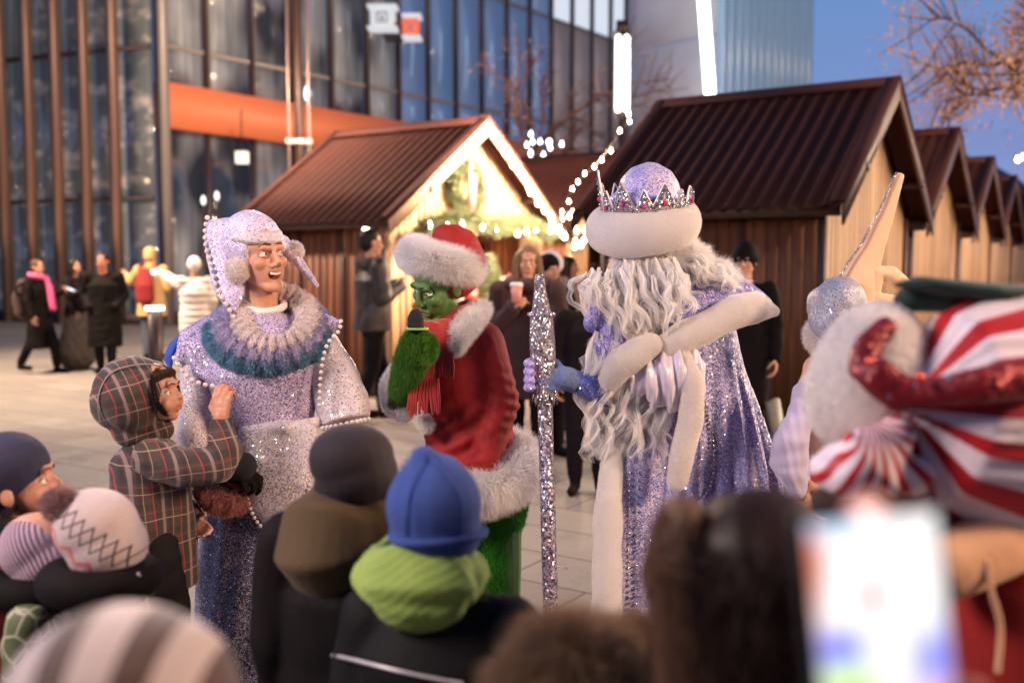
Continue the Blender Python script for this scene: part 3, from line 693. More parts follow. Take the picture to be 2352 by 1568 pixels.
for i, (y, z, w_, h_, m_, lb) in enumerate(((-.75, 1.09, .16, .2, 'paper', 'white gift box at the left end of the hut counter'), (-.45, 1.09, .13, .14, 'redbox', 'red gift box on the hut counter left of the small fir'), (.45, 1.09, .22, .3, 'paper', 'tall white box on the hut counter right of the small fir'))):
    c = g1(y, z + h_ / 2, .05); b = thing('gift_box', g1(y, z, .05), lb, 'box'); obj('carton', box(c, (w_, w_, h_), rotm(0, 0, 20 * i)), MAT[m_], b, smooth=False); obj('bow', join([torus(c + A([q * .03, 0, h_ / 2 + .02]), .025, .008, (1, 0, .3)) for q in (-1, 1)]), MAT['pinkribbon'], b)
for i, (y, z) in enumerate(((-.9, 1.565), (-.62, 1.565), (-.3, 1.565), (.1, 1.565), (.42, 1.565), (.75, 1.565), (-.8, 1.215), (-.4, 1.215), (.5, 1.215), (.9, 1.215))):
    c = g1(y, z, -1.23 + .02); j = thing('jar', c, 'jar on the shelf inside the lit hut', 'jar', 'jars on the hut shelves'); obj('jar_body', loft([c, c + A([0, 0, .15]), c + A([0, 0, .19])], [.055, .055, .035], round_=False), MAT['jarglass' if i % 3 else 'redbox'], j); obj('lid', loft([c + A([0, 0, .195]), c + A([0, 0, .225])], [.04, .04], round_=False), MAT['paper'], j)
c = loc2w(H1, (-.55, -1.66, 1.98)); fl = thing('flood_lamp', c, 'small lit floodlight under the eave corner of the lit hut', 'lamp'); obj('housing', box(c, (.10, .06, .16), rotm(0, 0, math.degrees(HR))), MAT['paper'], fl, smooth=False); obj('lens', box(c + A([-.028, -.042, 0]), (.07, .012, .12), rotm(0, 0, math.degrees(HR))), MAT['bulb'], fl, smooth=False)

# ------------------------------------------------------------------ glass building
A0 = A([-9.0, 25.6]); D2 = unit((.595, .804)); D1 = unit((-.93, .37)); TOP = 17.0
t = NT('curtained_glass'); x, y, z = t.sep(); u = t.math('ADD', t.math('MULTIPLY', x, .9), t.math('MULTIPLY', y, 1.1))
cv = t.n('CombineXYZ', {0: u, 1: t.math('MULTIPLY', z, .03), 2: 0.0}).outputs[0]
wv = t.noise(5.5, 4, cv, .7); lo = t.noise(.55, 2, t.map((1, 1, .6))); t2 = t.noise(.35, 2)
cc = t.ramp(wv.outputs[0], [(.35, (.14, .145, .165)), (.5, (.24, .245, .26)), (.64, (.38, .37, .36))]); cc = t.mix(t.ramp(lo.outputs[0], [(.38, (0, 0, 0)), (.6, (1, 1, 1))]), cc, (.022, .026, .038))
gl = t.bsdf(col=cc, rough=.06, spec=.5, emit=cc, es=.42); gl.inputs['IOR'].default_value = 1.75; gl.inputs['Coat Weight'].default_value = .0; MAT['glass'] = t.m  # glow added to the glass itself to brighten the facade
t = NT('sky_glass'); n = t.noise(.35, 3, t.map((1, 1, .35))); gl = t.bsdf(col=t.mix(n.outputs[0], (.07, .12, .26), (.17, .24, .40)), rough=.06, emit=(.14, .23, .44), es=.42); gl.inputs['IOR'].default_value = 2.3; MAT['skyglass'] = t.m  # sky reflection put into the colour and a blue glow
t = NT('brown_glass'); n = t.noise(.6, 4, t.map((1, 1, .35))); gl = t.bsdf(col=t.mix(n.outputs[0], (.24, .18, .20), (.44, .36, .36)), rough=.12, emit=(.30, .24, .25), es=.22); gl.inputs['IOR'].default_value = 1.6; MAT['brownglass'] = t.m  # panes lifted by a glow put into the glass
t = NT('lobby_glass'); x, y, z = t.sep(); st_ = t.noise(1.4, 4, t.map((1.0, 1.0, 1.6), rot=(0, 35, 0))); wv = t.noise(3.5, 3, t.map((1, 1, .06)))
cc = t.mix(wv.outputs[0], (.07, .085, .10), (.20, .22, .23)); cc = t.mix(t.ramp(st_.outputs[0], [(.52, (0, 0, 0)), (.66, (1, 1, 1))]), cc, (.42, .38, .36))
gl = t.bsdf(col=cc, rough=.08, emit=cc, es=.22); gl.inputs['IOR'].default_value = 1.6; MAT['lobby'] = t.m  # emission put in to make the lobby panes brighter
MAT['glarepane'] = emat('glare_pane', (.80, .88, 1), .85)  # bright reflection in the glass, put in as glowing panes
MAT['orange'] = smat('orange_panel', (.66, .18, .08), .55, var=.05, bump=.05)
MAT['fin'] = smat('fin', (.21, .12, .10), .45, metal=.15, bump=.05, var=.1); MAT['mullion'] = smat('mullion', (.055, .035, .042), .45, metal=.2, bump=.05); MAT['palemullion'] = smat('palemullion', (.30, .26, .25), .45, metal=.2, bump=.05)
bl = thing('glass_building', (A0[0], A0[1], 0), 'large glass office building with brown fins and an orange band', 'building')
def seg_box(p, d, s0, s1, off, th, z0, z1):
    """slab along direction d from p, between s0..s1, pushed off towards the viewer side"""
    nv = A([d[1], -d[0]]);  nv = nv if nv[1] < 0 else -nv
    c = p + d * (s0 + s1) / 2 + nv * (off)
    return box((c[0], c[1], (z0 + z1) / 2), (s1 - s0, th, z1 - z0), rotm(0, 0, math.degrees(math.atan2(d[1], d[0]))))
BAYS = [0, 1.45, 2.95, 4.4, 5.9, 7.4, 8.85, 10.3, 11.75, 13.2, 14.7, 16.15, 17.6, 19.1, 20.6, 22.1, 23.4]
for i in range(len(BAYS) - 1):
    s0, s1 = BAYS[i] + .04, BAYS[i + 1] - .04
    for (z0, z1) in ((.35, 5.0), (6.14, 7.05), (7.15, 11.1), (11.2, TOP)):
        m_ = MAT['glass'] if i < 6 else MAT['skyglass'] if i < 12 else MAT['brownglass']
        if i >= 12 and z0 > 11: m_ = MAT['glarepane']
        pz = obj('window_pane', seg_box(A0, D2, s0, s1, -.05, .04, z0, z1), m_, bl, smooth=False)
for i, s in enumerate(BAYS):
    obj('mullion', seg_box(A0, D2, s - .05, s + .05, .07, .16, 0, 5.0), MAT['mullion'], bl, smooth=False)
    f_ = obj('mullion', seg_box(A0, D2, s - .05, s + .05, .07, .16, 6.12, TOP), MAT['mullion'], bl, smooth=False)
    obj('mullion_trim', seg_box(A0, D2, s + .055, s + .13, .05, .12, 6.12, TOP), MAT['palemullion'], f_, smooth=False)
obj('transom', join([seg_box(A0, D2, .1, 23.3, .02, .10, z, z + .1) for z in (7.05, 11.1)]), MAT['palemullion'], bl, smooth=False)
obj('orange_band', seg_box(A0, D2, -.05, 23.4, .18, .42, 5.0, 6.12), MAT['orange'], bl, smooth=False)
obj('corner_column', seg_box(A0, D2, -.12, .10, .3, .24, 0, TOP), MAT['palemullion'], bl, smooth=False)
obj('plinth', join([seg_box(A0, D2, 0, 23.4, .0, .3, 0, .34), seg_box(A0, D1, .1, 14, .0, .3, 0, .3)]), MAT['mullion'], bl, smooth=False)
obj('roof', prism([(A0[0], A0[1], TOP), (*(A0 + D2 * 23.4), TOP), (*(A0 + D2 * 23.4 + D1 * 20), TOP), (*(A0 + D1 * 14), TOP)], A([0, 0, .3])), MAT['mullion'], bl, smooth=False)
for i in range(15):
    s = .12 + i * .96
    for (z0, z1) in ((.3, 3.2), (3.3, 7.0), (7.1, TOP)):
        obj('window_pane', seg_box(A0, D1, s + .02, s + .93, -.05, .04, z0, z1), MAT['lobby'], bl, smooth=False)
    if 0 < i: obj('fin', seg_box(A0, D1, s - .085, s + .085, .34, .24, 0, TOP), MAT['fin'], bl, smooth=False)
obj('floor_edge', join([seg_box(A0, D1, .15, 14.3, -.0, .12, z, z + .1) for z in (3.2, 7.0)]), MAT['mullion'], bl, smooth=False)
# mirrored sign built as glowing boxes in front of the facade: white cube with a dark square, orange cube with the letter
sg = thing('shop_sign', P(890, 60, 27), 'lit white and orange sign boxes hung high on the glass facade', 'sign')
MAT['signwhite'] = emat('sign_white', (.80, .84, .90), .8); MAT['signorange'] = emat('sign_orange', (1, .12, .04), .9); MAT['signdark'] = smat('sign_dark', (.03, .03, .12), .5)
q1, q2 = P(880, 45, 27), P(944, 66, 27)
b1 = obj('sign_box', box(q1, (.62, .5, .42)), MAT['signwhite'], sg, smooth=False); b2 = obj('sign_box', box(q2, (.42, .5, .42)), MAT['signorange'], sg, smooth=False)
obj('emblem', join([box(q1 + A([dx, -.262, dz]), d) for dx, dz, d in ((-.13, .0, (.03, .02, .26)), (.13, 0, (.03, .02, .26)), (0, .12, (.24, .02, .03)), (0, -.12, (.24, .02, .03)), (0, -.02, (.09, .02, .09)))]), MAT['signdark'], b1, smooth=False)
def text(s, c, size, mat, parent, ry=0):
    cu = bpy.data.curves.new('letter', 'FONT'); cu.body = s; cu.size = size; cu.extrude = .008; cu.align_x = 'CENTER'; cu.align_y = 'CENTER'
    o = bpy.data.objects.new('tmp', cu); COL.objects.link(o); bpy.context.view_layer.update()
    me = o.to_mesh(); me.calc_loop_triangles(); V = A([v.co[:] for v in me.vertices], float); F = A([t_.vertices[:] for t_ in me.loop_triangles]); o.to_mesh_clear(); bpy.data.objects.remove(o)
    V = V @ (rotm(0, 0, math.degrees(ry)) @ rotm(90, 0, 0)).T + c
    return obj('letter', (V, F), mat, parent, smooth=False)
text('a', q2 + A([0, -.266, .01]), .42, MAT['signdark'], b2)
obj('sign_tray', join([box(q1 + A([.0, 0, z]), (.78, .6, .06)) for z in (.3, -.26)] + [box(q2 + A([.03, 0, z]), (.5, .6, .06)) for z in (.3, -.26)]), MAT['signwhite'], sg, smooth=False)
obj('bracket', box((q1 + q2) / 2 + A([0, 1.0, .0]), (1.1, 2.2, .05)), MAT['darksteel'], sg, smooth=False)

# ribbed tower behind
tw = thing('tower', (5, 44, 0), 'tall pale tower with ribbed blue glass and a white light strip down its edge', 'building')
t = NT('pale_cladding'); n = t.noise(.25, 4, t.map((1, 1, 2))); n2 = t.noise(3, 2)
gl = t.bsdf(col=t.mix(n.outputs[0], (.30, .26, .30), (.58, .54, .60)), rough=.35, emit=(.45, .40, .46), es=.25); MAT['clad'] = t.m  # brightness put into the cladding as its own faint glow
t = NT('rib_glass'); n = t.noise(1.2, 3, t.map((4, 4, .1))); gl = t.bsdf(col=t.mix(n.outputs[0], (.16, .25, .36), (.34, .44, .55)), rough=.2, emit=t.mix(n.outputs[0], (.16, .26, .38), (.34, .46, .60)), es=.35); gl.inputs['IOR'].default_value = 2.0; MAT['ribglass'] = t.m  # bluish shine put into the ribbed glass as emission
pa, pb, pc = P(1438, 600, 45), P(1640, 600, 41), P(1850, 600, 46)
TW = A([pa[:2], pb[:2], pc[:2]])
def wall_seg(a, b, th, z0, z1):
    d = b - a; L = np.linalg.norm(d); c = (a + b) / 2; return box((c[0], c[1], (z0 + z1) / 2), (L, th, z1 - z0), rotm(0, 0, math.degrees(math.atan2(d[1], d[0]))))
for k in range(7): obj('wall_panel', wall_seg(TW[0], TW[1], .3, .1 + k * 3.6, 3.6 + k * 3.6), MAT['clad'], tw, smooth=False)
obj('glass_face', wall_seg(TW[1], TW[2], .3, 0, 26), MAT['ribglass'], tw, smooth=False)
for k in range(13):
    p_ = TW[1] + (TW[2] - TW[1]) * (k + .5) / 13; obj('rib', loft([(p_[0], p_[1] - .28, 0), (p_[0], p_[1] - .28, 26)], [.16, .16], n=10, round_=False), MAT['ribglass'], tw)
s0, s1 = P(1604, -160, 38.6), P(1637, 300, 38.6)
obj('light_strip', loft([s0, s1 + (s1 - s0) * 1.0], [.20, .20], [.12, .12], round_=False, n=8), emat('strip_glow', (.85, .95, 1), 9), tw, smooth=False)
obj('top_deck', box((10, 50, 26.2), (12, 12, .4)), MAT['clad'], tw, smooth=False)

# ------------------------------------------------------------------ lamp masts, bollard
def lamp_mast(base, h, label, lit, z0=0, z1=0, r=.07):
    m_ = thing('street_lamp', (*base, 0), label, 'street lamp', 'tall plaza lamps'); b = A([*base, 0.])
    obj('pole', loft([b, b + A([0, 0, h])], [r * 1.15, r], round_=False), MAT['darksteel'], m_)
    for s in (-1, 1):
        o = b + A([s * r * 2.6, -.02, 0])
        obj('tube', loft([o + A([0, 0, .3]), o + A([0, 0, h - .1])], [r * .42, r * .42], round_=False), MAT['steel'], m_)
        if lit: obj('light_tube', loft([o + A([-s * r * 1.1, -.08, z0]), o + A([-s * r * 1.1, -.08, z1])], [r * 1.05, r * 1.05]), MAT['lamptube'], m_)
    obj('cap', box(b + A([0, 0, h]), (r * 4.2, r * 3, .22)), MAT['darksteel'], m_, smooth=False)
    obj('collar', box(b + A([0, 0, 3.52]), (r * 6.6, r * 2.6, .07)), MAT['paper'], m_, smooth=False)
    return m_
MAT['lamptube'] = emat('lamp_tube', (1, .90, .74), 5)
q = P(692, 600, 16.2); lamp_mast(q[:2], 8.2, 'tall dark lamp mast with two slim tubes behind the lit hut', False, r=.062)
q = P(1425, 600, 21); lamp_mast(q[:2], 6.45, 'plaza lamp with two glowing vertical tubes above the dark roof', True, 4.75, 6.2, r=.058)
q = P(706, 215, 24.3); fl = thing('wall_lamp', q, 'small bluish-white lamp on the facade beside the dark mast', 'lamp'); obj('lens', ell(q, (.075, .06, .19)), emat('cool_lens', (.75, .85, 1), 3), fl); obj('bracket', box(q + A([0, .12, 0]), (.06, .24, .3)), MAT['darksteel'], fl, smooth=False)
for i, (px, py) in enumerate(((467, 460), (498, 450))):
    q = P(px, py, 24.0); fl = thing('wall_lamp', q, ('left' if i == 0 else 'right') + ' of the two small white lamps beside the sequined hood', 'lamp'); obj('lens', ell(q, (.05, .045, .11)), emat('small_lamp', (1, .95, .88), 2.2), fl); obj('stand', box((q[0], q[1], q[2] / 2 - .1), (.05, .05, q[2] - .1)), MAT['darksteel'], fl, smooth=False)
q = P(556, 362, 25.8); fl = thing('ceiling_lamp', q, 'square lit lamp seen behind the ground floor glass below the orange band', 'lamp'); obj('shade', box(q + A([0, 0, 0]), (.30, .2, .30)), emat('shade_glow', (1, .86, .66), 1.6), fl, smooth=False); obj('rod', box(q + A([0, 0, .7]), (.03, .03, 1.0)), MAT['darksteel'], fl, smooth=False)
q = P(355, 708, 10.6); bo = thing('bollard_light', (q[0], q[1], 0), 'waist-high bollard with a glowing white top beside the plaid hood', 'bollard')
obj('post', loft([(q[0], q[1], 0), (q[0], q[1], q[2] - .02)], [.075, .075], round_=False), MAT['darksteel'], bo)
obj('glow_disc', loft([(q[0], q[1], q[2] - .015), (q[0], q[1], q[2] + .02)], [.095, .095], round_=False, n=20), emat('bollard_glow', (1, .93, .82), 9), bo)

# ------------------------------------------------------------------ trees
MAT['bark'] = smat('bark', (.10, .06, .045), .8, bump=.6, bs=25)
def tree_branches(base, h, spread, seed, r0, levels=4, lean=(0, 0), nch=5, first=.3):
    rg = np.random.default_rng(seed); parts = []; tips = []
    def grow(p, d, L, r, lv):
        pts = [p]; dd = d.copy()
        for k in range(4):
            dd = unit(dd + rg.normal(size=3) * .13 + A([0, 0, .03])); pts.append(pts[-1] + dd * L / 4)
        parts.append(loft(pts, np.linspace(r, r * .45, 5), n=6 if lv > 1 else 10, side=sidefor(d), round_=False))
        if lv >= levels: tips.extend(pts[1:]); return
        if lv >= levels - 1: tips.extend(pts[2:])
        for k in range(nch):
            t_ = first + (1 - first) * (k + .5 + rg.uniform(-.3, .3)) / nch; i = min(3, int(t_ * 4)); q = pts[i] + (pts[i + 1] - pts[i]) * (t_ * 4 - i)
            a = rg.uniform(0, 6.28); pr = unit(np.cross(dd, A([math.cos(a), math.sin(a), .2])))
            grow(q, unit(dd * .55 + pr * spread), L * rg.uniform(.45, .62), r * .5, lv + 1)
    grow(A([*base, 0.]), unit(A([lean[0], lean[1], 1.])), h, r0, 1)
    return parts, tips
def leaves(tips, n, size, spread, seed):
    rg = np.random.default_rng(seed); tp = A(tips); c = tp[rg.integers(0, len(tp), n)] + rg.normal(size=(n, 3)) * spread
    a = rg.normal(size=(n, 3)); a /= np.linalg.norm(a, axis=1)[:, None]; b = np.cross(a, rg.normal(size=(n, 3))); b /= np.linalg.norm(b, axis=1)[:, None]
    s = size * rg.uniform(.5, 1.2, (n, 1)); V = np.stack([c - a * s, c + b * s * .5, c + a * s, c - b * s * .5], 1).reshape(-1, 3); i = (np.arange(n) * 4)[:, None]
    return V, np.concatenate([i + A([[0, 1, 2]]), i + A([[0, 2, 3]])])
t = NT('autumn_leaf'); n = t.noise(3, 2); t.bsdf(col=t.mix(n.outputs[0], (.50, .25, .14), (.66, .44, .28)), rough=.6); MAT['leaf'] = t.m
tb = P(2585, 600, 12.6)[:2]; tr = thing('leafy_tree', (*tb, 0), 'tree with sparse pale autumn leaves at the right edge', 'tree')
pr, tips = tree_branches(tb, 4.3, 1.0, 21, .10, levels=4, nch=8, first=.60)
tk = obj('trunk', join(pr[:1]), MAT['bark'], tr); obj('branches', join(pr[1:]), MAT['bark'], tk); obj('crown', leaves(tips, 30000, .034, .16, 3), MAT['leaf'], tr)
tb2 = P(1232, 600, 22.5)[:2]; tr = thing('bare_tree', (*tb2, 0), 'bare reddish tree in front of the blue glass behind the huts', 'tree')
MAT['redbark'] = smat('redbark', (.17, .075, .055), .8)
pr, tips2 = tree_branches(tb2, 4.4, .55, 5, .10, levels=4, nch=6, first=.4)
tk = obj('trunk', join(pr[:1]), MAT['redbark'], tr); obj('branches', join(pr[1:]), MAT['redbark'], tk); obj('crown', leaves(tips2, 900, .035, .12, 9), MAT['leaf'], tr)
fpts = [P(x, y, 19.5) for x, y in ((1172, 352), (1205, 330), (1222, 349), (1216, 325), (1243, 344), (1248, 336), (1262, 327), (1282, 323), (1238, 318))]
bulb_string('fairy_lights', fpts, 12, .032, 'string of bluish fairy lights in the bare tree above the roofs', MAT['bluebulb'], jit=.1, cab=True)
bulb_string('fairy_lights', [P(x, y, 12) for x, y in ((2330, 352), (2338, 362), (2348, 358))], 3, .02, 'few tiny warm lights in the leafy tree at the right edge', MAT['bulb'], jit=.02)

# ------------------------------------------------------------------ passers-by
def gy_(py):
    v = (784 - py) / FP; return -CAMZ * (CT + v * ST) / (-ST + v * CT)
def cloth(name, col, rough=.8, sheen=.06, bs=90, bump=.4, var=.2, vs=9, spec=.35): return smat(name, col, rough, var=var, vs=vs, bump=bump, bs=bs, bd=.003, sheen=sheen, spec=spec)
SK = skinmat('skin', (.56, .30, .20)); SKD = skinmat('skin_tan', (.50, .26, .17))
BLK = cloth('black_wool', (.007, .005, .005), sheen=0, spec=.12); BLK2 = cloth('black_cloth', (.008, .006, .007), sheen=0, spec=.14); JEAN = cloth('jeans', (.06, .08, .12)); LEA = smat('leather', (.030, .020, .018), .42, bump=.8, bs=45, bd=.006)
HB = hairmat('black_hair', (.012, .009, .008), (.035, .022, .015)); HBR = hairmat('brown_hair', (.07, .035, .018), (.16, .085, .045)); HLT = hairmat('fair_hair', (.20, .11, .055), (.38, .24, .13))
def bgperson(px, Y, h, yaw, label, arms=('down', 'down'), stride=0.0, coat=(BLK, .60, 1.0), trousers=BLK2, hair=('cap', HB), shoe=BLK, headyaw=None, headpitch=0, w=1.0, lean=0, vox=.014, fold=.005, hands=(.5, .5), extra=None, skin=None, cr=(.20, .125), sl=(.072, .062, .050)):
    b = P(px, 600, Y)[:2]; J, R, k = standing(b, h, yaw, stride, arms, lean, w)
    hR = frame(yaw if headyaw is None else headyaw, headpitch)
    r = thing('person', (b[0], b[1], 0), label, 'person')
    pr, T = body_prims(J, k, R, hands, headR=hR); hv, ht = face_sculpt(blob(pr, vox * .72, 2), T, hR, k)
    obj('body', hv, skin or SK, r, col=ht); eyes(r, T, hR, k); brows(r, T, hR, k, HB)
    cm, hem, fl = coat
    if cm: obj('coat', wrinkle(*blob(coat_prims(J, k, hem, flare=fl, r=cr, sl=sl), vox, 3), fold, 14, seed=int(px)), cm, r)
    obj('trousers', wrinkle(*blob(trouser_prims(J, k), vox, 3), .006, 18, 2), trousers, r); shoes(r, J, k, shoe)
    if hair[0] == 'cap': obj('hair', wrinkle(*blob(hair_cap(J['head'], hR, k), .012, 2), .004, 60), hair[1], r)
    elif hair[0] == 'long': obj('hair', wrinkle(*blob(hair_cap(J['head'], hR, k, long_=.12), .012, 2), .005, 50), hair[1], r)
    elif hair[0] == 'hat': obj('hat', blob(hat_cap(J['head'], hR, k * 1.12, h=.105), .012, 2), hair[1], r)
    elif hair[0] == 'hood': obj('hood', blob(hair_cap(J['head'], hR, k * 1.16) + [rc(J['neck'], .09, J['head'] - A([0, 0, .08]), .08)], .014, 2), hair[1], r)
    return r, J, R, k, T, hR
# 1 woman with pink scarf
MAT['pink'] = cloth('pink_knit', (.75, .10, .26), vs=20)
r, J, R, k, T, hR = bgperson(84, 14.2, 1.61, 80, 'person in long black coat and pink scarf walking right with a phone', arms=('down', 'front'), stride=.24, coat=(BLK, .36, 1.15), hair=('cap', HBR))
obj('scarf', blob([torus(J['neck'] + A([0, 0, .03]), .085, .04, (.2, 0, 1))] + chain([J['neck'] + R @ A([.05, -.1, 0]), J['neck'] + R @ A([.05, -.17, -.18]), J['neck'] + R @ A([.05, -.2, -.42])], [.045, .05, .055]), .014), MAT['pink'], r)
MAT['glowphone'] = emat('phone_glow', (.85, .92, 1), 2.2)
def phone(p, R_, label, sz=(.075, .009, .15), screen=True):
    t_ = thing('phone', p, label, 'phone'); o = obj('case', box(p, sz, R_), BLK2, t_, smooth=False)
    if screen: obj('screen', box(A(p) + R_ @ A([0, -sz[1] * .62, 0]), (sz[0] * .9, .002, sz[2] * .92), R_), MAT['glowphone'], t_, smooth=False)
    return t_
phone(J['wrL'] + R @ A([0, -.10, .02]), rotm(0, 0, 80) @ rotm(-70, 0, 0), 'lit phone in the hand of the person with the pink scarf', sz=(.09, .01, .16))
bpk = thing('backpack', J['chest'] + R @ A([0, .26, -.12]), 'dark brown backpack worn over the black coat at the far left', 'backpack')
obj('pack', blob([loft([J['chest'] + R @ A([0, .24, -.34]), J['chest'] + R @ A([0, .26, -.12]), J['chest'] + R @ A([0, .22, .08])], [.15, .16, .12], [.10, .12, .08], side=R @ A([1, 0, 0]))], .014), cloth('brown_bag', (.06, .035, .03)), bpk)
obj('strap', join([torus(J['sh' + q] + R @ A([0, .06, -.14]), .16, .018, R @ A([1, 0, 0]), sx=.8) for q in 'RL']), BLK2, bpk)
# 2 companion in long skirt
r, J, R, k, T, hR = bgperson(170, 14.7, 1.62, 70, 'person in dark jacket and long taupe skirt between the two black coats', stride=.12, arms=('front', 'down'), coat=(BLK2, .82, 1.0), hair=('long', HB), shoe=smat('white_shoe', (.7, .68, .65), .5))
b_ = J['pelvis'].copy(); b_[2] = .2
obj('skirt', wrinkle(*blob([loft([b_, J['pelvis'] - A([0, 0, .3]), J['pelvis']], [.30, .24, .16], [.24, .19, .12], side=R @ A([1, 0, 0]))], .016), .014, 14), cloth('taupe', (.06, .045, .035)), r)
# 3 man in black coat
bgperson(236, 14.0, 1.70, 8, 'person in black coat with hands in the pockets walking toward the camera', arms=('pocket', 'pocket'), stride=.1, coat=(BLK, .40, 1.05), hands=(None, None), w=1.15, headyaw=-5, cr=(.235, .15), sl=(.085, .075, .06), skin=skinmat('skin_red', (.50, .20, .13)))
# 4 yellow parka
YEL = cloth('yellow_parka', (.62, .40, .17)); MAT['redbag'] = cloth('red_bag', (.24, .018, .022))
r, J, R, k, T, hR = bgperson(346, 16.3, 1.80, 175, 'person in yellow hooded parka with a dark red backpack seen from behind', arms=('hold', 'out'), coat=(YEL, .72, 1.1), trousers=JEAN, hair=('hood', YEL), w=1.1, cr=(.225, .14), sl=(.085, .075, .06))
bpk = thing('backpack', J['chest'] + R @ A([0, .2, 0]), 'dark red backpack on the yellow parka', 'backpack')
obj('pack', blob([loft([J['chest'] + R @ A([0, .24, -.34]), J['chest'] + R @ A([0, .26, -.12]), J['chest'] + R @ A([0, .22, .1])], [.16, .16, .11], [.09, .10, .07], side=R @ A([1, 0, 0]))], .014), MAT['redbag'], bpk)
obj('strap', join([loft(smooth_path([J['neck'] + R @ A([q * .11, .17, -.10]), J['neck'] + R @ A([q * .13, .08, .03]), J['neck'] + R @ A([q * .15, -.14, -.1])]), .02, n=6) for q in (-1, 1)]), MAT['redbag'], bpk)
phone(J['wrR'] + A([-.1, -.0, .06]), rotm(20, 0, 10), 'lit phone held out beside the yellow parka', sz=(.15, .01, .09))
# 5 white puffer
PUF = cloth('white_puffer', (.80, .72, .68), vs=4)
r, J, R, k, T, hR = bgperson(446, 13.6, 1.62, 200, 'person in white quilted coat and white hat raising a phone', arms=('down', ((.26, -.18, 1.42), (.42, -.34, 1.52))), coat=(None, .8, 1), trousers=cloth('light_trousers', (.5, .45, .42)), hair=('hat', PUF))
V, F = blob(coat_prims(J, k, .62, r=(.225, .15), sl=(.085, .078, .06)), .014, 3); N = vnormals(V, F); V = V + N * (.012 * np.abs(np.sin(V[:, 2] * 34)))[:, None]; obj('coat', (V, F), PUF, r)
phone(J['wrL'] + A([-.1, -.02, .05]), rotm(0, 0, 20) @ rotm(0, 80, 0), 'lit phone raised by the person in the white quilted coat')
# 6 leather jacket
r, J, R, k, T, hR = bgperson(852, 9.9, 1.88, 118, 'person in dark leather jacket standing by the brown side of the lit hut', arms=('hold', 'hold'), stride=.16, coat=(LEA, .90, 1.0), hair=('cap', HB), vox=.011, w=1.12, cr=(.225, .15), sl=(.086, .074, .058), fold=.007)
obj('collar', fur(torus(J['neck'] + A([0, 0, -.02]), .105, .045, (0, 0, 1)), 2500, .03, .002, cw=.2, rnd=.6), cloth('grey_fur', (.12, .10, .09)), r)
# 7 cup woman
MARO = cloth('maroon_coat', (.045, .018, .020))
r, J, R, k, T, hR = bgperson(1212, 7.3, 1.67, -4, 'person in dark maroon coat with long fair hair holding a paper cup', arms=('cup', 'down'), coat=(MARO, .58, 1.05), hair=('x', 0), vox=.010, headyaw=2, fold=.006, w=1.15, cr=(.235, .15), sl=(.088, .075, .058), hands=(1.0, .5))
obj('hair', wrinkle(*blob([p for p in hair_cap(J['head'], hR, k * 1.04, long_=.13)], .008, 2), .005, 60), HLT, r)
obj('hood', blob([torus(J['neck'] + A([0, .03, .0]), .13, .055, (0, -.15, 1))], .01), MARO, r)
cp_ = J['wrR'] + R @ A([.03, -.065, .10]); cu = thing('paper_cup', cp_, 'pink and white paper cup in the hand of the person in the maroon coat', 'cup')
obj('cup_body', loft([cp_ - A([0, 0, .06]), cp_ + A([0, 0, .06])], [.032, .043], n=20, round_=False), cloth('pink_cup', (.70, .30, .26), sheen=0, bump=0), cu); obj('lid', loft([cp_ + A([0, 0, .055]), cp_ + A([0, 0, .072]), cp_ + A([0, 0, .085])], [.047, .046, .038], n=20, round_=False), PUF, cu)
# 8 white knit hat
r, J, R, k, T, hR = bgperson(1262, 8.6, 1.63, -120, 'person in white knit hat and grey scarf behind the one with the cup', coat=(cloth('beige_coat', (.35, .26, .2)), .8, 1.0), hair=('hat', PUF), headyaw=-110)
obj('scarf', fur(torus(J['neck'] + A([0, 0, .0]), .12, .06, (0, 0, 1)), 2500, .03, .002, rnd=.7), cloth('grey_scarf', (.30, .26, .24)), r)
# 9 long dark hair at counter
bgperson(1306, 9.9, 1.62, 70, 'person with long dark hair and light coat at the counter lights', arms=('hold', 'hold'), coat=(cloth('cream_coat', (.5, .4, .33)), .7, 1.0), hair=('long', hairmat('dk_hair', (.03, .015, .008), (.08, .04, .02))))
# 10 boy
bgperson(1352, 6.7, 1.47, -6, 'young person in black jacket with short dark hair standing left of the long beard', arms=('down', 'down'), coat=(BLK2, .62, 1.0), hair=('cap', HB), vox=.010, skin=SKD, w=1.05, shoe=BLK2)
# 11 black beanie
r, J, R, k, T, hR = bgperson(1712, 7.4, 1.68, -18, 'person in black knit beanie half hidden behind the blue cape', coat=(BLK, .5, 1.0), hair=('hat', BLK), vox=.010, headyaw=-25)
# 12 dark trousers behind the staff
bgperson(1262, 8.0, 1.60, 30, 'person in black coat mostly hidden behind the silver staff', coat=(BLK, .62, 1.0), hair=('hood', BLK), w=1.0)
# small grey pedestal sign behind the cape
q = P(1790, 958, 7.2); bb = thing('floor_sign', (q[0], q[1], 0), 'small grey tilted board on the ground right of the blue cape', 'floor sign'); obj('board', box((q[0], q[1], .30), (.10, .05, .56), rotm(0, -14, 25)), smat('grey_board', (.22, .20, .16), .5), bb, smooth=False); obj('foot', box((q[0] + .02, q[1], .02), (.26, .2, .035), rotm(0, 0, 25)), MAT['trim_wood'], bb, smooth=False)

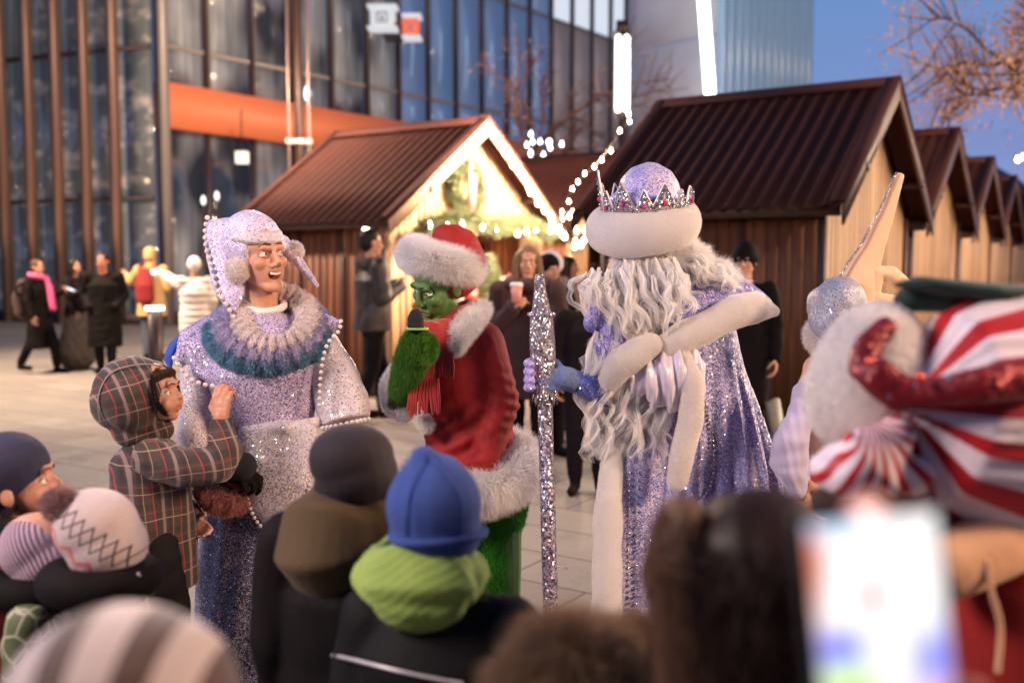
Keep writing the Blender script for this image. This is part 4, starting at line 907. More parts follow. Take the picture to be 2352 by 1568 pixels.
# ------------------------------------------------------------------ three costumed performers
def feet_to_ground(p, dy=0): return A([p[0], p[1] + dy, 0.09])
def full_joints(pel, neck, head, shR, elR, wrR, shL, elL, wrL, side, k=1.0, foot=.13):
    J = {'pelvis': A(pel), 'neck': A(neck), 'head': A(head), 'shR': A(shR), 'elR': A(elR), 'wrR': A(wrR), 'shL': A(shL), 'elL': A(elL), 'wrL': A(wrL)}
    J['waist'] = J['pelvis'] + (J['neck'] - J['pelvis']) * .3; J['chest'] = J['pelvis'] + (J['neck'] - J['pelvis']) * .66
    s = unit(side); fw = unit(np.cross(s, (0, 0, 1.)))   # s points from R to L shoulder
    for q, n in ((-1, 'R'), (1, 'L')):
        h = J['pelvis'] + s * q * .095 * k - A([0, 0, .03]); J['hip' + n] = h
        J['an' + n] = A([h[0] + s[0] * q * foot * .3, h[1] + s[1] * q * foot * .3, .09]); J['kn' + n] = (h + J['an' + n]) / 2 + fw * .03
        J['toe' + n] = J['an' + n] + fw * .16 - A([0, 0, .05])
    return J
Bd = lambda path, r: [ell(p, r, nu=8, nv=6) for p in path]
def beadline(pts, r, gap, hang=0.0):
    Q = A(smooth_path(pts, 20)); d = np.concatenate([[0], np.cumsum(np.linalg.norm(np.diff(Q, axis=0), axis=1))]); n = max(2, int(d[-1] / gap)); out = []
    for x in np.linspace(0, d[-1], n):
        p = A([np.interp(x, d, Q[:, i]) for i in range(3)]); out.append(ell(p - A([0, 0, hang]), r, nu=8, nv=6))
    return join(out)
SEQ1 = sequin('lavender_sequins', [(.24, .17, .40), (.38, .30, .50), (.50, .40, .56), (.46, .40, .64), (.62, .52, .66)], scale=290, spark=.055, darks=.15, dark=(.10, .07, .22), patch=5, tilt=.7, metal=.25)
SEQW = sequin('white_sequins', [(.48, .41, .48), (.59, .51, .55), (.67, .60, .61), (.54, .47, .60)], scale=280, spark=.05, darks=.08, dark=(.30, .27, .40), patch=5, metal=.1, tilt=.6)
SEQD = sequin('night_sequins', [(.07, .075, .15), (.12, .12, .23), (.20, .19, .31), (.36, .33, .44)], scale=290, spark=.03, darks=.25, dark=(.012, .012, .06), patch=3, big=38, bigcol=(.55, .5, .75), metal=.2, tilt=.7)
SEQC = sequin('cap_sequins', [(.40, .34, .62), (.54, .46, .70), (.66, .57, .74), (.76, .68, .80)], scale=290, spark=.06, darks=.08, dark=(.28, .25, .52), patch=6, metal=.15, tilt=.6)
POM = hairmat('pom_wool', (.82, .74, .72), (.92, .86, .84), 40)
TUW = hairmat('white_tulle', (.78, .68, .68), (.90, .82, .80), 30, .7); TUL = hairmat('lilac_tulle', (.46, .42, .62), (.58, .52, .72), 30, .7); TUB = hairmat('blue_tulle', (.15, .33, .48), (.26, .44, .58), 30, .7)

# ============ 1 the performer in the sequined jester hood
YJ = 3.30; Q = lambda x, y, d=0: P(x, y, YJ + d)
jr = thing('person', (Q(600, 1000)[0], YJ, 0), 'smiling person in lavender sequined hood and tunic with a big tulle ruff', 'person')
J = full_joints(Q(625, 1060, .03), Q(604, 712, .03), Q(596, 594, 0), Q(470, 790, .05), Q(450, 945, .02), Q(488, 1085, -.07), Q(720, 775, .08), Q(788, 880, .05), Q(800, 960, .02), (1, .12, 0))
for q, x_ in (('R', 545), ('L', 610)):
    J['hip' + q] = Q(x_ + 20, 1090, .05); J['kn' + q] = Q(x_, 1350, .03); J['an' + q] = A([Q(x_, 1400)[0], YJ + .05, .09]); J['toe' + q] = J['an' + q] + A([.03, -.16, -.05])
hR = frame(47, 8, -4)
pr, T = body_prims(J, 1.0, None, (.6, .5), headR=hR, mouth=False); hv, ht = face_sculpt(blob(pr, .0042, 8, .5), T, hR, 1.0, smile=True)
obj('body', hv, SK, jr, col=ht); eyes(jr, T, hR, 1.0, look=(.35, -1, .1)); brows(jr, T, hR, 1.0, HBR, raise_=.006)
th = []
for i in range(7):
    a = (i - 3) / 3; th.append(box(T((a * .0165, -.0835 + .006 * a * a, -.0625 + .004 * a * a)), (.0052, .004, .0072), hR))
obj('teeth', join(th), MAT['eyewhite'], jr, smooth=True)
# cap
cap = [ell(Q(575, 552, .03), Q(575 + 78, 552)[0] - Q(575, 552)[0]), ell(T((0, .03, .06)), (.098, .112, .10), hR), ell(Q(520, 560, .02), (.085, .10, .075)), rc(Q(560, 520, .02), .06, Q(612, 520, .0), .035)]
cap = [ell(T((0, .035, .055)), (.100, .115, .112), hR), rc(T((0, .03, .08)), .085, Q(575, 505, .03), .032), rc(Q(525, 535, .03), .060, Q(492, 520, .03), .026),
       loft([Q(520, 530, .02), Q(525, 590, .0), Q(527, 645, -.03), Q(533, 690, -.05), Q(538, 722, -.055)], [.072, .074, .062, .036, .008], [.045, .035, .022, .018, .008], side=(1, 0, 0), n=20),
       loft([T((.05, .06, .08)), Q(650, 556, .08), Q(690, 608, .08), Q(729, 657, .06)], [.05, .045, .034, .010], [.034, .024, .018, .008], side=(0, 1, 0), n=16)]
V, F = blob(cap, .006, 4)
L_ = (V - T((0, 0, 0))) @ hR    # open the face: push the cap shell back over the brow
msk = np.exp(-((L_[:, 0] / .062) ** 4 + ((L_[:, 2] + .035) / .098) ** 4)) * (L_[:, 1] < -.015)
V = V + (hR @ A([0, 1, 0]))[None] * (msk * np.clip(-.015 - L_[:, 1], 0, .1))[:, None]
cp_ = obj('hood', wrinkle(V, F, .003, 25, 3), SEQC, jr)
obj('headband', blob([torus(T((0, .016, .076)), .084, .014, hR @ A([0, -.30, 1]), a0=math.radians(188), a1=math.radians(352), sy=1.12, xdir=hR @ A([1, 0, 0]), n=40, m=10), torus(T((0, .014, .090)), .078, .014, hR @ A([0, -.30, 1]), a0=math.radians(188), a1=math.radians(352), sy=1.12, xdir=hR @ A([1, 0, 0]), n=40, m=10)], .004, 3), SEQW, jr)
obj('pompom_trim', beadline([Q(476, 500, .02), Q(471, 530, .0), Q(474, 570, -.02), Q(487, 620, -.05), Q(500, 665, -.06), Q(520, 700, -.07), Q(537, 727, -.07)], .0085, .0215), POM, cp_)
obj('pompom', fur(ell(Q(545, 622, -.07), .036), 2600, .012, .0012, cw=0, rnd=.5), POM, cp_); obj('pompom', fur(ell(Q(674, 578, .08), .031), 2200, .012, .0012, cw=0, rnd=.5), POM, cp_)
# tunic with pointed shoulders
tn = [loft([Q(622, 1000, .03), Q(615, 930, .02), Q(600, 850, 0), Q(596, 770, .02), Q(604, 715, .04)], [.145, .165, .185, .165, .08], [.12, .125, .13, .11, .07], n=28, round_=False),
      loft([Q(596, 770, .03), Q(500, 775, .02), Q(440, 800, -.01), Q(402, 835, -.04)], [.075, .085, .070, .010], [.05, .040, .022, .008], side=(0, .3, 1)),
      loft([Q(600, 770, .04), Q(700, 755, .06), Q(755, 745, .05), Q(782, 738, .03)], [.075, .070, .040, .008], [.06, .05, .03, .008], side=(0, .3, 1)),
      loft([Q(480, 800, -.02), Q(470, 850, -.03), Q(500, 872, -.05)], [.07, .05, .02], [.03, .02, .01], side=(1, 0, 0))]
tnV = wrinkle(*blob(tn, .009, 5), .007, 9, 5); obj('tunic', tnV, SEQ1, jr)
obj('pompom_trim', beadline([Q(400, 822, -.09), Q(425, 858, -.10), Q(458, 880, -.12), Q(505, 888, -.13)], .0085, .020), POM, jr)
obj('lining', blob([loft([Q(430, 770, .06), Q(400, 790, .03), Q(386, 822, .0), Q(392, 850, -.01)], [.04, .04, .02, .006], [.016, .014, .01, .006], side=(1, 0, 1))], .006, 2), cloth('blue_velvet', (.03, .08, .42)), jr)
obj('pompom_trim', beadline([Q(783, 737, -.02), Q(778, 760, -.04), Q(752, 790, -.07), Q(738, 850, -.09), Q(733, 930, -.10)], .007, .019), POM, jr)
# wide sleeves
sl = loft([Q(728, 760, .06), Q(758, 850, .04), Q(785, 920, .02), Q(796, 968, .0)], [.055, .082, .092, .083], [.05, .07, .08, .075], side=(1, 0, 0), n=26, round_=False)
slo = obj('sleeve', wrinkle(*blob([sl], .008, 4), .006, 12, 6), SEQW, jr)
obj('pompom_trim', beadline([Q(742, 983, -.06), Q(775, 978, -.09), Q(810, 970, -.08), Q(846, 962, -.02)], .0085, .0165), POM, slo)
slo = obj('sleeve', wrinkle(*blob([loft([Q(462, 800, .03), Q(448, 900, .02), Q(450, 1000, .0), Q(478, 1090, -.04)], [.055, .060, .066, .062], [.055, .07, .075, .07], n=24)], .008, 4), .007, 12, 7), SEQW, jr)
CUFT = hairmat('rose_tulle', (.42, .16, .16), (.58, .27, .25), 30, .7)
cuf = wrinkle(*torus(Q(520, 1128, -.10), .062, .034, (.25, -.25, 1), n=60, m=14, rfun=lambda t: 1 + .12 * math.sin(13 * t)), .006, 40, 3)
obj('cuff_ruffle', fur(cuf, 16000, .022, .0012, comb=(0, 0, -1), cw=.6, rnd=.4), CUFT, jr)
gl_ = blob(hand_prims(Q(518, 1095, -.12), unit(A([.6, -.3, .12])), (0, .2, -1), 1.0, .9, thumb=1), .005, 2); obj('glove', wrinkle(*gl_, .001, 60), BLK2, jr)
mc = thing('microphone', Q(556, 1072, -.2), 'microphone with round black foam held low by the person in the sequined tunic', 'microphone')
obj('foam', ell(Q(556, 1070, -.2), .046, nu=28, nv=18), smat('foam', (.012, .011, .013), .95, bump=.6, bs=300, bd=.002), mc); obj('handle', rc(Q(545, 1082, -.18), .014, Q(505, 1110, -.12), .012), BLK2, mc)
# ruff of three tulle rings
def tulle(c, R0, r0, nrm, mat, n, seed, sx=1, sy=1, xd=(1, 0, 0), L=.02, fr=23):
    v = torus(c, R0, r0, nrm, n=150, m=18, sx=sx, sy=sy, xdir=xd, rfun=lambda t: 1 + .17 * math.sin(fr * t + seed) + .10 * math.sin(fr * 2.3 * t))
    return fur(wrinkle(*v, .004, 60, seed), n, L, .0011, comb=lambda p: (p - c) / (np.linalg.norm(p - c, axis=1)[:, None] + 1e-6), cw=.7, rnd=.35, seed=seed)
nz_ = unit(A([.12, -.62, .60]))
rf = obj('ruff', tulle(Q(618, 763, .02), .176, .028, unit(A([.08, -.50, .87])), None, 42000, 2, sx=1.0, sy=1.0, L=.018), TUB, jr)
obj('ruffle_ring', tulle(Q(622, 752, .0), .145, .036, unit(A([.10, -.56, .82])), None, 34000, 3, sx=1.0, sy=1.06, L=.014), TUL, rf)
obj('ruffle_ring', tulle(Q(634, 737, -.015), .106, .036, unit(A([.14, -.62, .76])), None, 30000, 4, sx=.95, sy=1.22, L=.012), TUW, rf)
obj('collar', torus(Q(606, 698, .03), .066, .013, (.1, -.35, 1)), cloth('white_cotton', (.78, .72, .66), sheen=0), jr)
# skirt, apron
sk_ = wrinkle(*blob([loft([Q(618, 985, .05), Q(600, 1120, .04), Q(588, 1300, .05), Q(575, 1500, .05), (Q(575, 1500)[0], YJ + .05, .12)], [.14, .175, .19, .195, .22], [.12, .14, .15, .16, .18], n=30, round_=False)], .010, 4), .018, 7, 8, stretch=(1.6, 1.6, .25)); obj('skirt', sk_, SEQD, jr)
ap = loft([Q(640, 985, -.08), Q(638, 1040, -.10), Q(636, 1110, -.125), Q(636, 1170, -.135), Q(638, 1205, -.135)], [.130, .122, .105, .085, .045], [.030, .028, .026, .022, .014], side=(1, 0, 0), n=28)
apo = obj('apron', wrinkle(*blob([ap, loft([Q(545, 992, -.02), Q(600, 992, -.10), Q(660, 985, -.11), Q(735, 968, -.03)], .022, .012, side=(0, 0, 1))], .006, 4), .006, 11, 9, stretch=(1.5, 1, .5)), SEQW, jr)
obj('bead_trim', beadline([Q(556, 1090, -.12), Q(572, 1160, -.15), Q(596, 1205, -.16), Q(634, 1224, -.165), Q(672, 1205, -.16), Q(702, 1155, -.15), Q(712, 1090, -.12)], .0068, .0155), POM, apo)
obj('bead_trim', beadline([Q(470, 1180, -.08), Q(510, 1188, -.10), Q(548, 1178, -.11)], .006, .015), POM, jr)
shoes(jr, J, 1.0, BLK)

# ============ 2 the performer with green face paint and red velvet coat
YG = 3.52; Q = lambda x, y, d=0: P(x, y, YG + d)
gr_ = thing('person', (Q(1070, 1000)[0], YG, 0), 'person with green painted face in red velvet coat and fur-banded red hat', 'person')
J = full_joints(Q(1085, 1075, .04), Q(1032, 722, .04), Q(1008, 656, -.02), Q(968, 780, -.02), Q(912, 905, -.10), Q(945, 790, -.20), Q(1112, 780, .04), Q(1145, 930, .02), Q(1130, 985, .04), (1, .35, 0))
hR = frame(-48, -20, 10)
GRS = skinmat('green_paint', (.075, .165, .045), .04); pr, T = body_prims(J, 1.04, None, (None, .5), headR=hR, nose=.95); hv, ht = face_sculpt(blob(pr, .0044, 2, .4), T, hR, 1.04, lips=(1.6, .72, .8))
V, F = hv; L_ = (V - T((0, 0, 0))) @ hR
for (x0, z0, rr) in ((.048, -.045, .050), (.048, -.045, .038), (-.048, -.045, .050), (.0, .062, .045)):   # wrinkled cheeks and brow
    d = np.sqrt((L_[:, 0] - x0) ** 2 + (L_[:, 2] - z0) ** 2); g_ = np.exp(-((d - rr) / .0035) ** 2) * (L_[:, 1] < -.02); V = V + (hR @ A([0, 1, 0]))[None] * (g_ * .0022)[:, None]
obj('body', (V, F), GRS, gr_, col=ht); eyes(gr_, T, hR, 1.04, lidmat=GRS); brows(gr_, T, hR, 1.04, hairmat('green_hair', (.03, .08, .02), (.06, .14, .03)))
t = NT('red_velvet'); n = t.noise(3.5, 3); n2 = t.noise(22, 4, t.map((1, 1, .35))); t.bsdf(col=t.mix(n.outputs[0], (.20, .004, .005), (.40, .010, .010)), rough=.75, sheen=.3, srough=.3, stint=(1, .12, .08, 1), nrm=t.bump(n2.outputs[0], .6, .012)); VEL = t.m
VEL2 = VEL
WF = hairmat('white_fur', (.92, .88, .88), (.98, .96, .95), 15, .6, f=.55); GF = hairmat('green_fur', (.028, .20, .014), (.06, .34, .022), 20, .55, sheen=.2); GF2 = hairmat('olive_fur', (.05, .17, .02), (.13, .30, .04), 20, .55, sheen=.2)
hat = blob([loft([Q(1028, 612, .02), Q(1032, 578, .02), Q(1028, 552, .0), Q(1020, 540, -.01)], [.132, .130, .098, .045], [.125, .12, .09, .04], n=24), rc(Q(1045, 560, .0), .07, Q(1088, 600, -.02), .045)], .008, 5)
ht_ = obj('hat', wrinkle(*hat, .004, 14, 2), VEL, gr_)
nb = unit(A([.25, -.06, 1]))
obj('fur_band', fur(torus(Q(1014, 600, 0), .088, .045, nb, n=60, m=16, sx=1.08, xdir=(1, 0, .2)), 60000, .036, .0009, comb=lambda p: np.stack([(p[:, 0] - Q(1012, 612)[0]) * 6, p[:, 0] * 0 - .1, (p[:, 2] - Q(1012, 612)[2]) * 5 - .1], 1), cw=.55, rnd=.32, seed=12, clump=.25), WF, ht_)
# coat
ct = [loft([Q(1080, 1085, .05), Q(1078, 1010, .05), Q(1068, 920, .03), Q(1052, 830, .02), Q(1040, 760, .03), Q(1036, 722, .05)], [.185, .165, .145, .15, .125, .07], [.17, .15, .13, .12, .10, .06], side=(1, .25, 0), n=30, round_=False),
      rc(Q(1065, 775, .03), .10, Q(1108, 790, .02), .082)] + chain([Q(1108, 795, .02), Q(1146, 925, .0), Q(1118, 1055, -.10)], [.085, .078, .056]) + chain([Q(985, 790, .0), Q(925, 905, -.06), Q(925, 880, -.12)], [.075, .062, .05])
V, F = blob(ct, .0075, 5); V, F = wrinkle(V, F, .008, 8, 11, (1, 1, .8)); N = vnormals(V, F)
el = Q(1146, 925, 0); d = np.exp(-(((V - el) ** 2).sum(1)) / .10 ** 2); V = V + N * (d * .006 * np.sin(V[:, 2] * 150 + V[:, 0] * 60))[:, None]
wl = Q(1030, 1010, -.1); d = np.exp(-(((V - wl) ** 2).sum(1)) / .14 ** 2); V = V + N * (d * .012 * np.sin(V[:, 2] * 75 - V[:, 0] * 40))[:, None]
obj('coat', (V, F), VEL, gr_)
c0 = Q(1078, 1078, .04)
obj('fur_hem', fur(torus(c0, .175, .062, unit(A([-.12, -.30, 1])), n=64, m=16, sx=1.05, xdir=(1, .2, 0), rfun=lambda t: 1 + .22 * math.cos(t + .3)), 60000, .045, .0010, comb=(.0, 0, -1), cw=.55, rnd=.35, seed=13, clump=.3), WF, gr_)
obj('lapel_fur', fur(blob([loft([Q(1108, 708, .02), Q(1082, 735, -.06), Q(1058, 765, -.10), Q(1046, 800, -.13)], [.026, .038, .036, .020], [.022, .026, .024, .014], side=(1, .3, 0))], .007, 2), 14000, .026, .0009, comb=(.2, 0, -.6), cw=.5, rnd=.45, seed=14), WF, gr_)
obj('lapel_fur', fur(blob([rc(Q(968, 958, -.12), .010, Q(980, 975, -.12), .014)], .006, 2), 5000, .026, .0009, comb=(0, 0, -1), cw=.5, rnd=.45, seed=15), WF, gr_)
obj('cuff_fur', fur(blob(chain([Q(915, 850, -.10), Q(899, 885, -.10), Q(905, 925, -.10), Q(928, 945, -.10)], [.022, .030, .034, .026]), .007, 2), 16000, .022, .0009, comb=(-.5, 0, -.4), cw=.4, rnd=.4, seed=16), WF, gr_)
KN = cloth('red_knit', (.36, .018, .016), sheen=.4, bs=170, bump=.7, vs=25)
scf = obj('scarf', wrinkle(*blob([torus(Q(1036, 738, .03), .078, .034, (-.12, -.25, 1), n=40, m=12), torus(Q(1046, 718, .05), .072, .028, (-.30, -.1, 1), n=40, m=12),
     loft([Q(1012, 742, -.07), Q(1014, 775, -.12), Q(1020, 820, -.145)], [.045, .042, .038], [.018, .014, .012], side=(1, 0, 0)), loft([Q(985, 745, -.10), Q(975, 810, -.15), Q(970, 872, -.18)], [.035, .040, .044], [.016, .014, .012], side=(1, 0, 0))], .006, 3), .004, 30, 3, (1, 1, .3)), KN, gr_)
fr = []
rg = np.random.default_rng(3)
for (xa, xb, y0, y1, d) in ((1003, 1040, 822, 866, -.15), (938, 1008, 872, 945, -.185)):
    n = 7 if xb - xa < 50 else 12
    for i in range(n):
        x = xa + (xb - xa) * (i + .5) / n; sp_ = (x - (xa + xb) / 2) * .18
        fr.append(loft([Q(x, y0, d), Q(x + sp_ * .5 + rg.normal() * 2, (y0 + y1) / 2, d - .005), Q(x + sp_ + rg.normal() * 3, y1 + rg.normal() * 6, d)], [.0055, .0062, .0045], n=6))
obj('fringe', join(fr), KN, scf)
# raised arm in green fur, gloved hand with microphone
fa = blob(chain([Q(920, 905, -.12), Q(940, 840, -.20), Q(956, 790, -.24)], [.034, .050, .046]) + [ell(Q(975, 800, -.22), (.04, .04, .05))] + [ell(Q(957, 800, -.235), (.042, .034, .044))] + [z_ for y_ in (778, 793, 808, 823) for z_ in chain([Q(935, y_ + 4, -.225), Q(948, y_, -.268), Q(972, y_ + 1, -.270), Q(980, y_ + 4, -.245)], [.010, .0105, .010, .009])] + chain([Q(985, 815, -.22), Q(982, 788, -.245), Q(972, 772, -.262)], [.014, .012, .010]), .005, 3)
obj('fur_sleeve', fur(fa, 26000, .020, .0011, comb=(0, 0, -1), cw=.55, rnd=.45, seed=17, clump=.3), GF2, gr_)
mc = thing('microphone', Q(957, 745, -.26), 'microphone with black foam and lime green ring at the green painted mouth', 'microphone')
obj('foam', blob([ell(Q(955, 735, -.26), (.027, .027, .033)), loft([Q(955, 725, -.26), Q(955, 748, -.26)], [.023, .028])], .003, 2), smat('foam2', (.010, .009, .010), .9, bump=.6, bs=300, bd=.002), mc)
obj('ring', loft([Q(957, 752, -.26), Q(957, 757, -.26)], [.040, .041], n=24, round_=False), smat('lime_plastic', (.20, .42, .07), .35), mc)
obj('handle', rc(Q(958, 762, -.26), .014, Q(952, 850, -.23), .011), BLK2, mc)
obj('sleeve_end', blob([loft([Q(905, 925, -.12), Q(925, 890, -.13), Q(945, 862, -.14)], [.03, .034, .022])], .006, 2), BLK2, gr_)
# green fur legs
lg = [loft([Q(1150, 1075, .06), Q(1168, 1130, .05), Q(1160, 1190, .05)], [.10, .088, .070]), rc(Q(1120, 1100, .06), .13, Q(1150, 1130, .06), .11)] + chain([Q(1150, 1120, .05), Q(1138, 1240, .05), Q(1132, 1400, .05), A([Q(1132, 1400)[0], YG + .05, .10])], [.105, .070, .068, .066]) + chain([Q(1045, 1120, .05), Q(1035, 1240, .05), Q(1030, 1400, .05), A([Q(1030, 1400)[0], YG + .05, .10])], [.10, .070, .066, .064])
obj('fur_trousers', fur(wrinkle(*blob(lg, .009, 4), .006, 10, 4), 60000, .018, .0011, comb=(0, 0, -1), cw=.8, rnd=.4, seed=18, clump=.3), GF, gr_)
J['anL'] = A([Q(1132, 1400)[0], YG + .05, .09]); J['anR'] = A([Q(1030, 1400)[0], YG + .05, .09]); J['toeL'] = J['anL'] + A([-.1, -.14, -.05]); J['toeR'] = J['anR'] + A([-.1, -.14, -.05]); shoes(gr_, J, 1.1, BLK)

# ============ 3 the long-bearded performer in the blue cape
YD = 3.40; Q = lambda x, y, d=0: P(x, y, YD + d)
dm = thing('person', (Q(1570, 1000)[0], YD, 0), 'person with long curly white beard in blue sequined cape and silver crown hat', 'person')
J = full_joints(Q(1610, 1060, .05), Q(1530, 700, .06), Q(1470, 590, .02), Q(1430, 760, -.10), Q(1400, 900, -.15), Q(1345, 885, -.16), Q(1640, 760, .10), Q(1540, 850, -.10), Q(1440, 745, -.10), (1, .8, 0))
hR = frame(-80, -8, 0); pr, T = body_prims(J, 1.05, None, (None, .9), headR=hR); hv, ht = face_sculpt(blob(pr, .006, 2, .4), T, hR, 1.05)
obj('body', hv, SK, dm, col=ht); eyes(dm, T, hR, 1.05)
SEQB = sequin('blue_cape_sequins', [(.07, .09, .38), (.13, .14, .48), (.26, .23, .56), (.48, .40, .64)], scale=290, spark=.03, darks=.06, dark=(.06, .07, .34), patch=9, metal=.1, tilt=.6, big=44, bigcol=(.80, .72, .86))
SEQP = sequin('robe_sequins', [(.09, .13, .42), (.20, .23, .54), (.40, .36, .62), (.64, .55, .70)], scale=290, spark=.02, darks=.06, dark=(.04, .05, .26), patch=3.5, metal=.1, tilt=.6, big=50, bigcol=(.82, .72, .82))
SEQH = sequin('hat_sequins', [(.22, .22, .60), (.40, .35, .68), (.58, .50, .72), (.72, .64, .80)], scale=290, spark=.06, darks=.08, dark=(.12, .14, .52), patch=9, metal=.15, tilt=.6)
t = NT('plush'); n = t.noise(14, 3); n2 = t.noise(350, 3); thin(t, t.mix(n.outputs[0], (.88, .83, .82), (.95, .92, .90)), .5, .95, .1); PLU = t.m
hc = Q(1478, 520, .02)
hb = torus(hc, .130, .058, unit(A([-.13, -.22, 1])), n=64, m=22, xdir=(1, 0, .1), sx=1.06)
V, F = wrinkle(*hb, .003, 11, 3); hn_ = unit(A([-.13, -.22, 1])); hz_ = (V - hc) @ hn_; V = V + hn_ * (hz_ * .28)[:, None]
hatb = obj('fur_band', fur((V, F), 60000, .0045, .0006, cw=0, rnd=.5, seed=20), PLU, dm)
obj('hat', blob([loft([Q(1482, 500, .02), Q(1488, 465, .02), Q(1490, 446, .02)], [.140, .134, .108], n=30)], .006, 5), SEQH, dm)
t = NT('silver_gems'); v = t.vor(260); cr_ = t.sep(v.outputs['Color']); g = t.n('NewGeometry').outputs['Normal']; off = t.n('VectorMath', {0: v.outputs['Color'], 1: (.5, .5, .5)}, operation='SUBTRACT').outputs[0]; sc = t.n('VectorMath', {0: off}, operation='SCALE'); sc.inputs['Scale'].default_value = 1.1
t.bsdf(col=t.ramp(cr_[0], [(.2, (.24, .21, .25)), (.5, (.52, .47, .51)), (.8, (.82, .76, .80))]), metal=.75, rough=.22, nrm=t.n('VectorMath', {0: t.n('VectorMath', {0: g, 1: sc.outputs[0]}, operation='ADD').outputs[0]}, operation='NORMALIZE').outputs[0]); SIL = t.m
MAT['gem'] = smat('pink_gem', (.65, .02, .20), .08, bump=0); MAT['crownedge'] = smat('crown_edge', (.72, .60, .58), .35, metal=.3, bump=.05)
crn = thing('crown', Q(1480, 450, 0), 'silver jewelled crown of tall triangles round the blue hat', 'crown')
cax = unit(A([-.10, -.16, 1])); cc_ = Q(1484, 462, .02); Rc = .150
cx_ = unit(A([-1, 0, -.1]) - cax * np.dot(A([-1, 0, -.1]), cax)); cy_ = np.cross(cax, cx_)
def cpt(a, z, r=Rc): a = math.radians(a); return cc_ + (cx_ * math.cos(a) + cy_ * math.sin(a)) * r + cax * z
for i, (a, hw, h) in enumerate(((0, 12, .150), (26, 14, .085), (-26, 14, .10), (52, 21, .115), (80, 15, .085), (106, 22, .098), (132, 14, .07), (154, 17, .075), (178, 17, .065), (-55, 18, .09), (-85, 18, .085), (-115, 18, .08), (-145, 16, .07))):
    base = -.032; tip = cpt(a, h + base, Rc * (1.03)); l, r_ = cpt(a - hw, base), cpt(a + hw, base); m_ = cpt(a, base)
    nrm = unit(m_ - cc_ - cax * base); poly = A([l, m_, r_, tip])
    po = obj('crown_point', prism(A([l, m_, tip]), nrm * .006), SIL, crn, smooth=False) if False else obj('crown_point', join([prism(A([l, m_, tip]), nrm * .006), prism(A([m_, r_, tip]), nrm * .006)]), SIL, crn, smooth=False)
    obj('rim', join([rc(l, .0038, tip, .0032, 8), rc(r_, .0038, tip, .0032, 8)]), MAT['crownedge'], po)
    k1 = l * .72 + m_ * .28; k2 = r_ * .72 + m_ * .28; kt = tip * .82 + m_ * .18
    obj('beads', join(Bd([k1 + (kt - k1) * f + nrm * .008 for f in np.linspace(0, 1, 8)] + [k2 + (kt - k2) * f + nrm * .008 for f in np.linspace(0, 1, 8)], .0036)), SIL, po)
    if h > .07: obj('gem', ell(m_ + cax * h * .36 + nrm * .009, (.0065, .0065, .009)), MAT['gem'], po)
obj('crown_band', torus(cpt(0, -.034, 0), Rc * 1.0, .006, cax, n=60, m=8), MAT['crownedge'], crn)
# hair and beard in curly locks
WH = hairmat('white_curls', (.95, .92, .92), (.99, .98, .98), 25, .7, f=.6); rg = np.random.default_rng(33)
beard = []
def jit(s): return rg.normal(size=3) * s
rows = [((1382, 628), (1372, 680), (1420, 790), 40), ((1400, 632), (1405, 720), (1440, 830), 30), ((1425, 628), (1440, 730), (1478, 830), 30), ((1450, 610), (1470, 720), (1500, 810), 30), ((1480, 605), (1500, 700), (1530, 800), 30), ((1510, 600), (1535, 690), (1555, 770), 30), ((1535, 600), (1560, 670), (1575, 740), 20)]
for k_ in range(120):
    a, b, c, _ = rows[rg.integers(0, len(rows))]; dx = rg.normal() * 13; d0 = rg.uniform(-.21, -.05); L = rg.uniform(.6, 1.05)
    p0 = Q(a[0] + dx, a[1] + rg.uniform(-15, 30), d0 * .7); p1 = Q(b[0] + dx * 1.1 + rg.normal() * 12, a[1] + (b[1] - a[1]) * L, d0 - .01); p2 = Q(c[0] + dx * 1.2 + rg.normal() * 14, a[1] + (c[1] - a[1]) * L, d0 - .01)
    beard += lock([p0, p1, p2], .0125, 26, rg.uniform(1.4, 3.0), rg.uniform(.007, .016), int(k_), k=8)
for k_ in range(130):   # long lower beard passing behind the sleeve, spreading in curls
    t0 = rg.uniform(); x0 = 1350 + 130 * t0; x1 = 1340 + 165 * t0; x2 = 1345 + 178 * t0; L = rg.uniform(.55, 1.0); d0 = rg.uniform(-.20, -.06)
    y0 = 760 + 60 * t0; ye = 1095
    beard += lock([Q(x0 + 20 * (1 - t0), y0, d0), Q(x1 + rg.normal() * 12, y0 + (ye - y0) * .45 * L, d0), Q(x2 + rg.normal() * 16, y0 + (ye - y0) * L, d0)], .013, 26, rg.uniform(1.6, 3.8), rg.uniform(.012, .024), 500 + int(k_), k=10)
core = blob([loft([Q(1470, 620, -.02), Q(1475, 700, -.06), Q(1490, 780, -.08)], [.10, .085, .05], [.07, .06, .04]), loft([Q(1405, 790, -.07), Q(1415, 900, -.08), Q(1425, 1010, -.08), Q(1430, 1065, -.08)], [.06, .085, .085, .04], [.04, .05, .045, .02])], .009, 4)
core = fur(wrinkle(*core, .010, 30, 4, (1, 1, .3)), 60000, .05, .0009, comb=lambda p: np.stack([.9 * np.sin(p[:, 2] * 70 + pn(p, 30, 3) * 2), -.3 + .5 * np.cos(p[:, 2] * 60 + pn(p, 28, 4) * 2), -1 + p[:, 0] * 0], 1), cw=1.3, rnd=.25, seed=61, clump=.35)
obj('beard', join([core, strands([A(b) for b in beard], .0010, .0005)]), WH, dm, smooth=False)
hairs = []
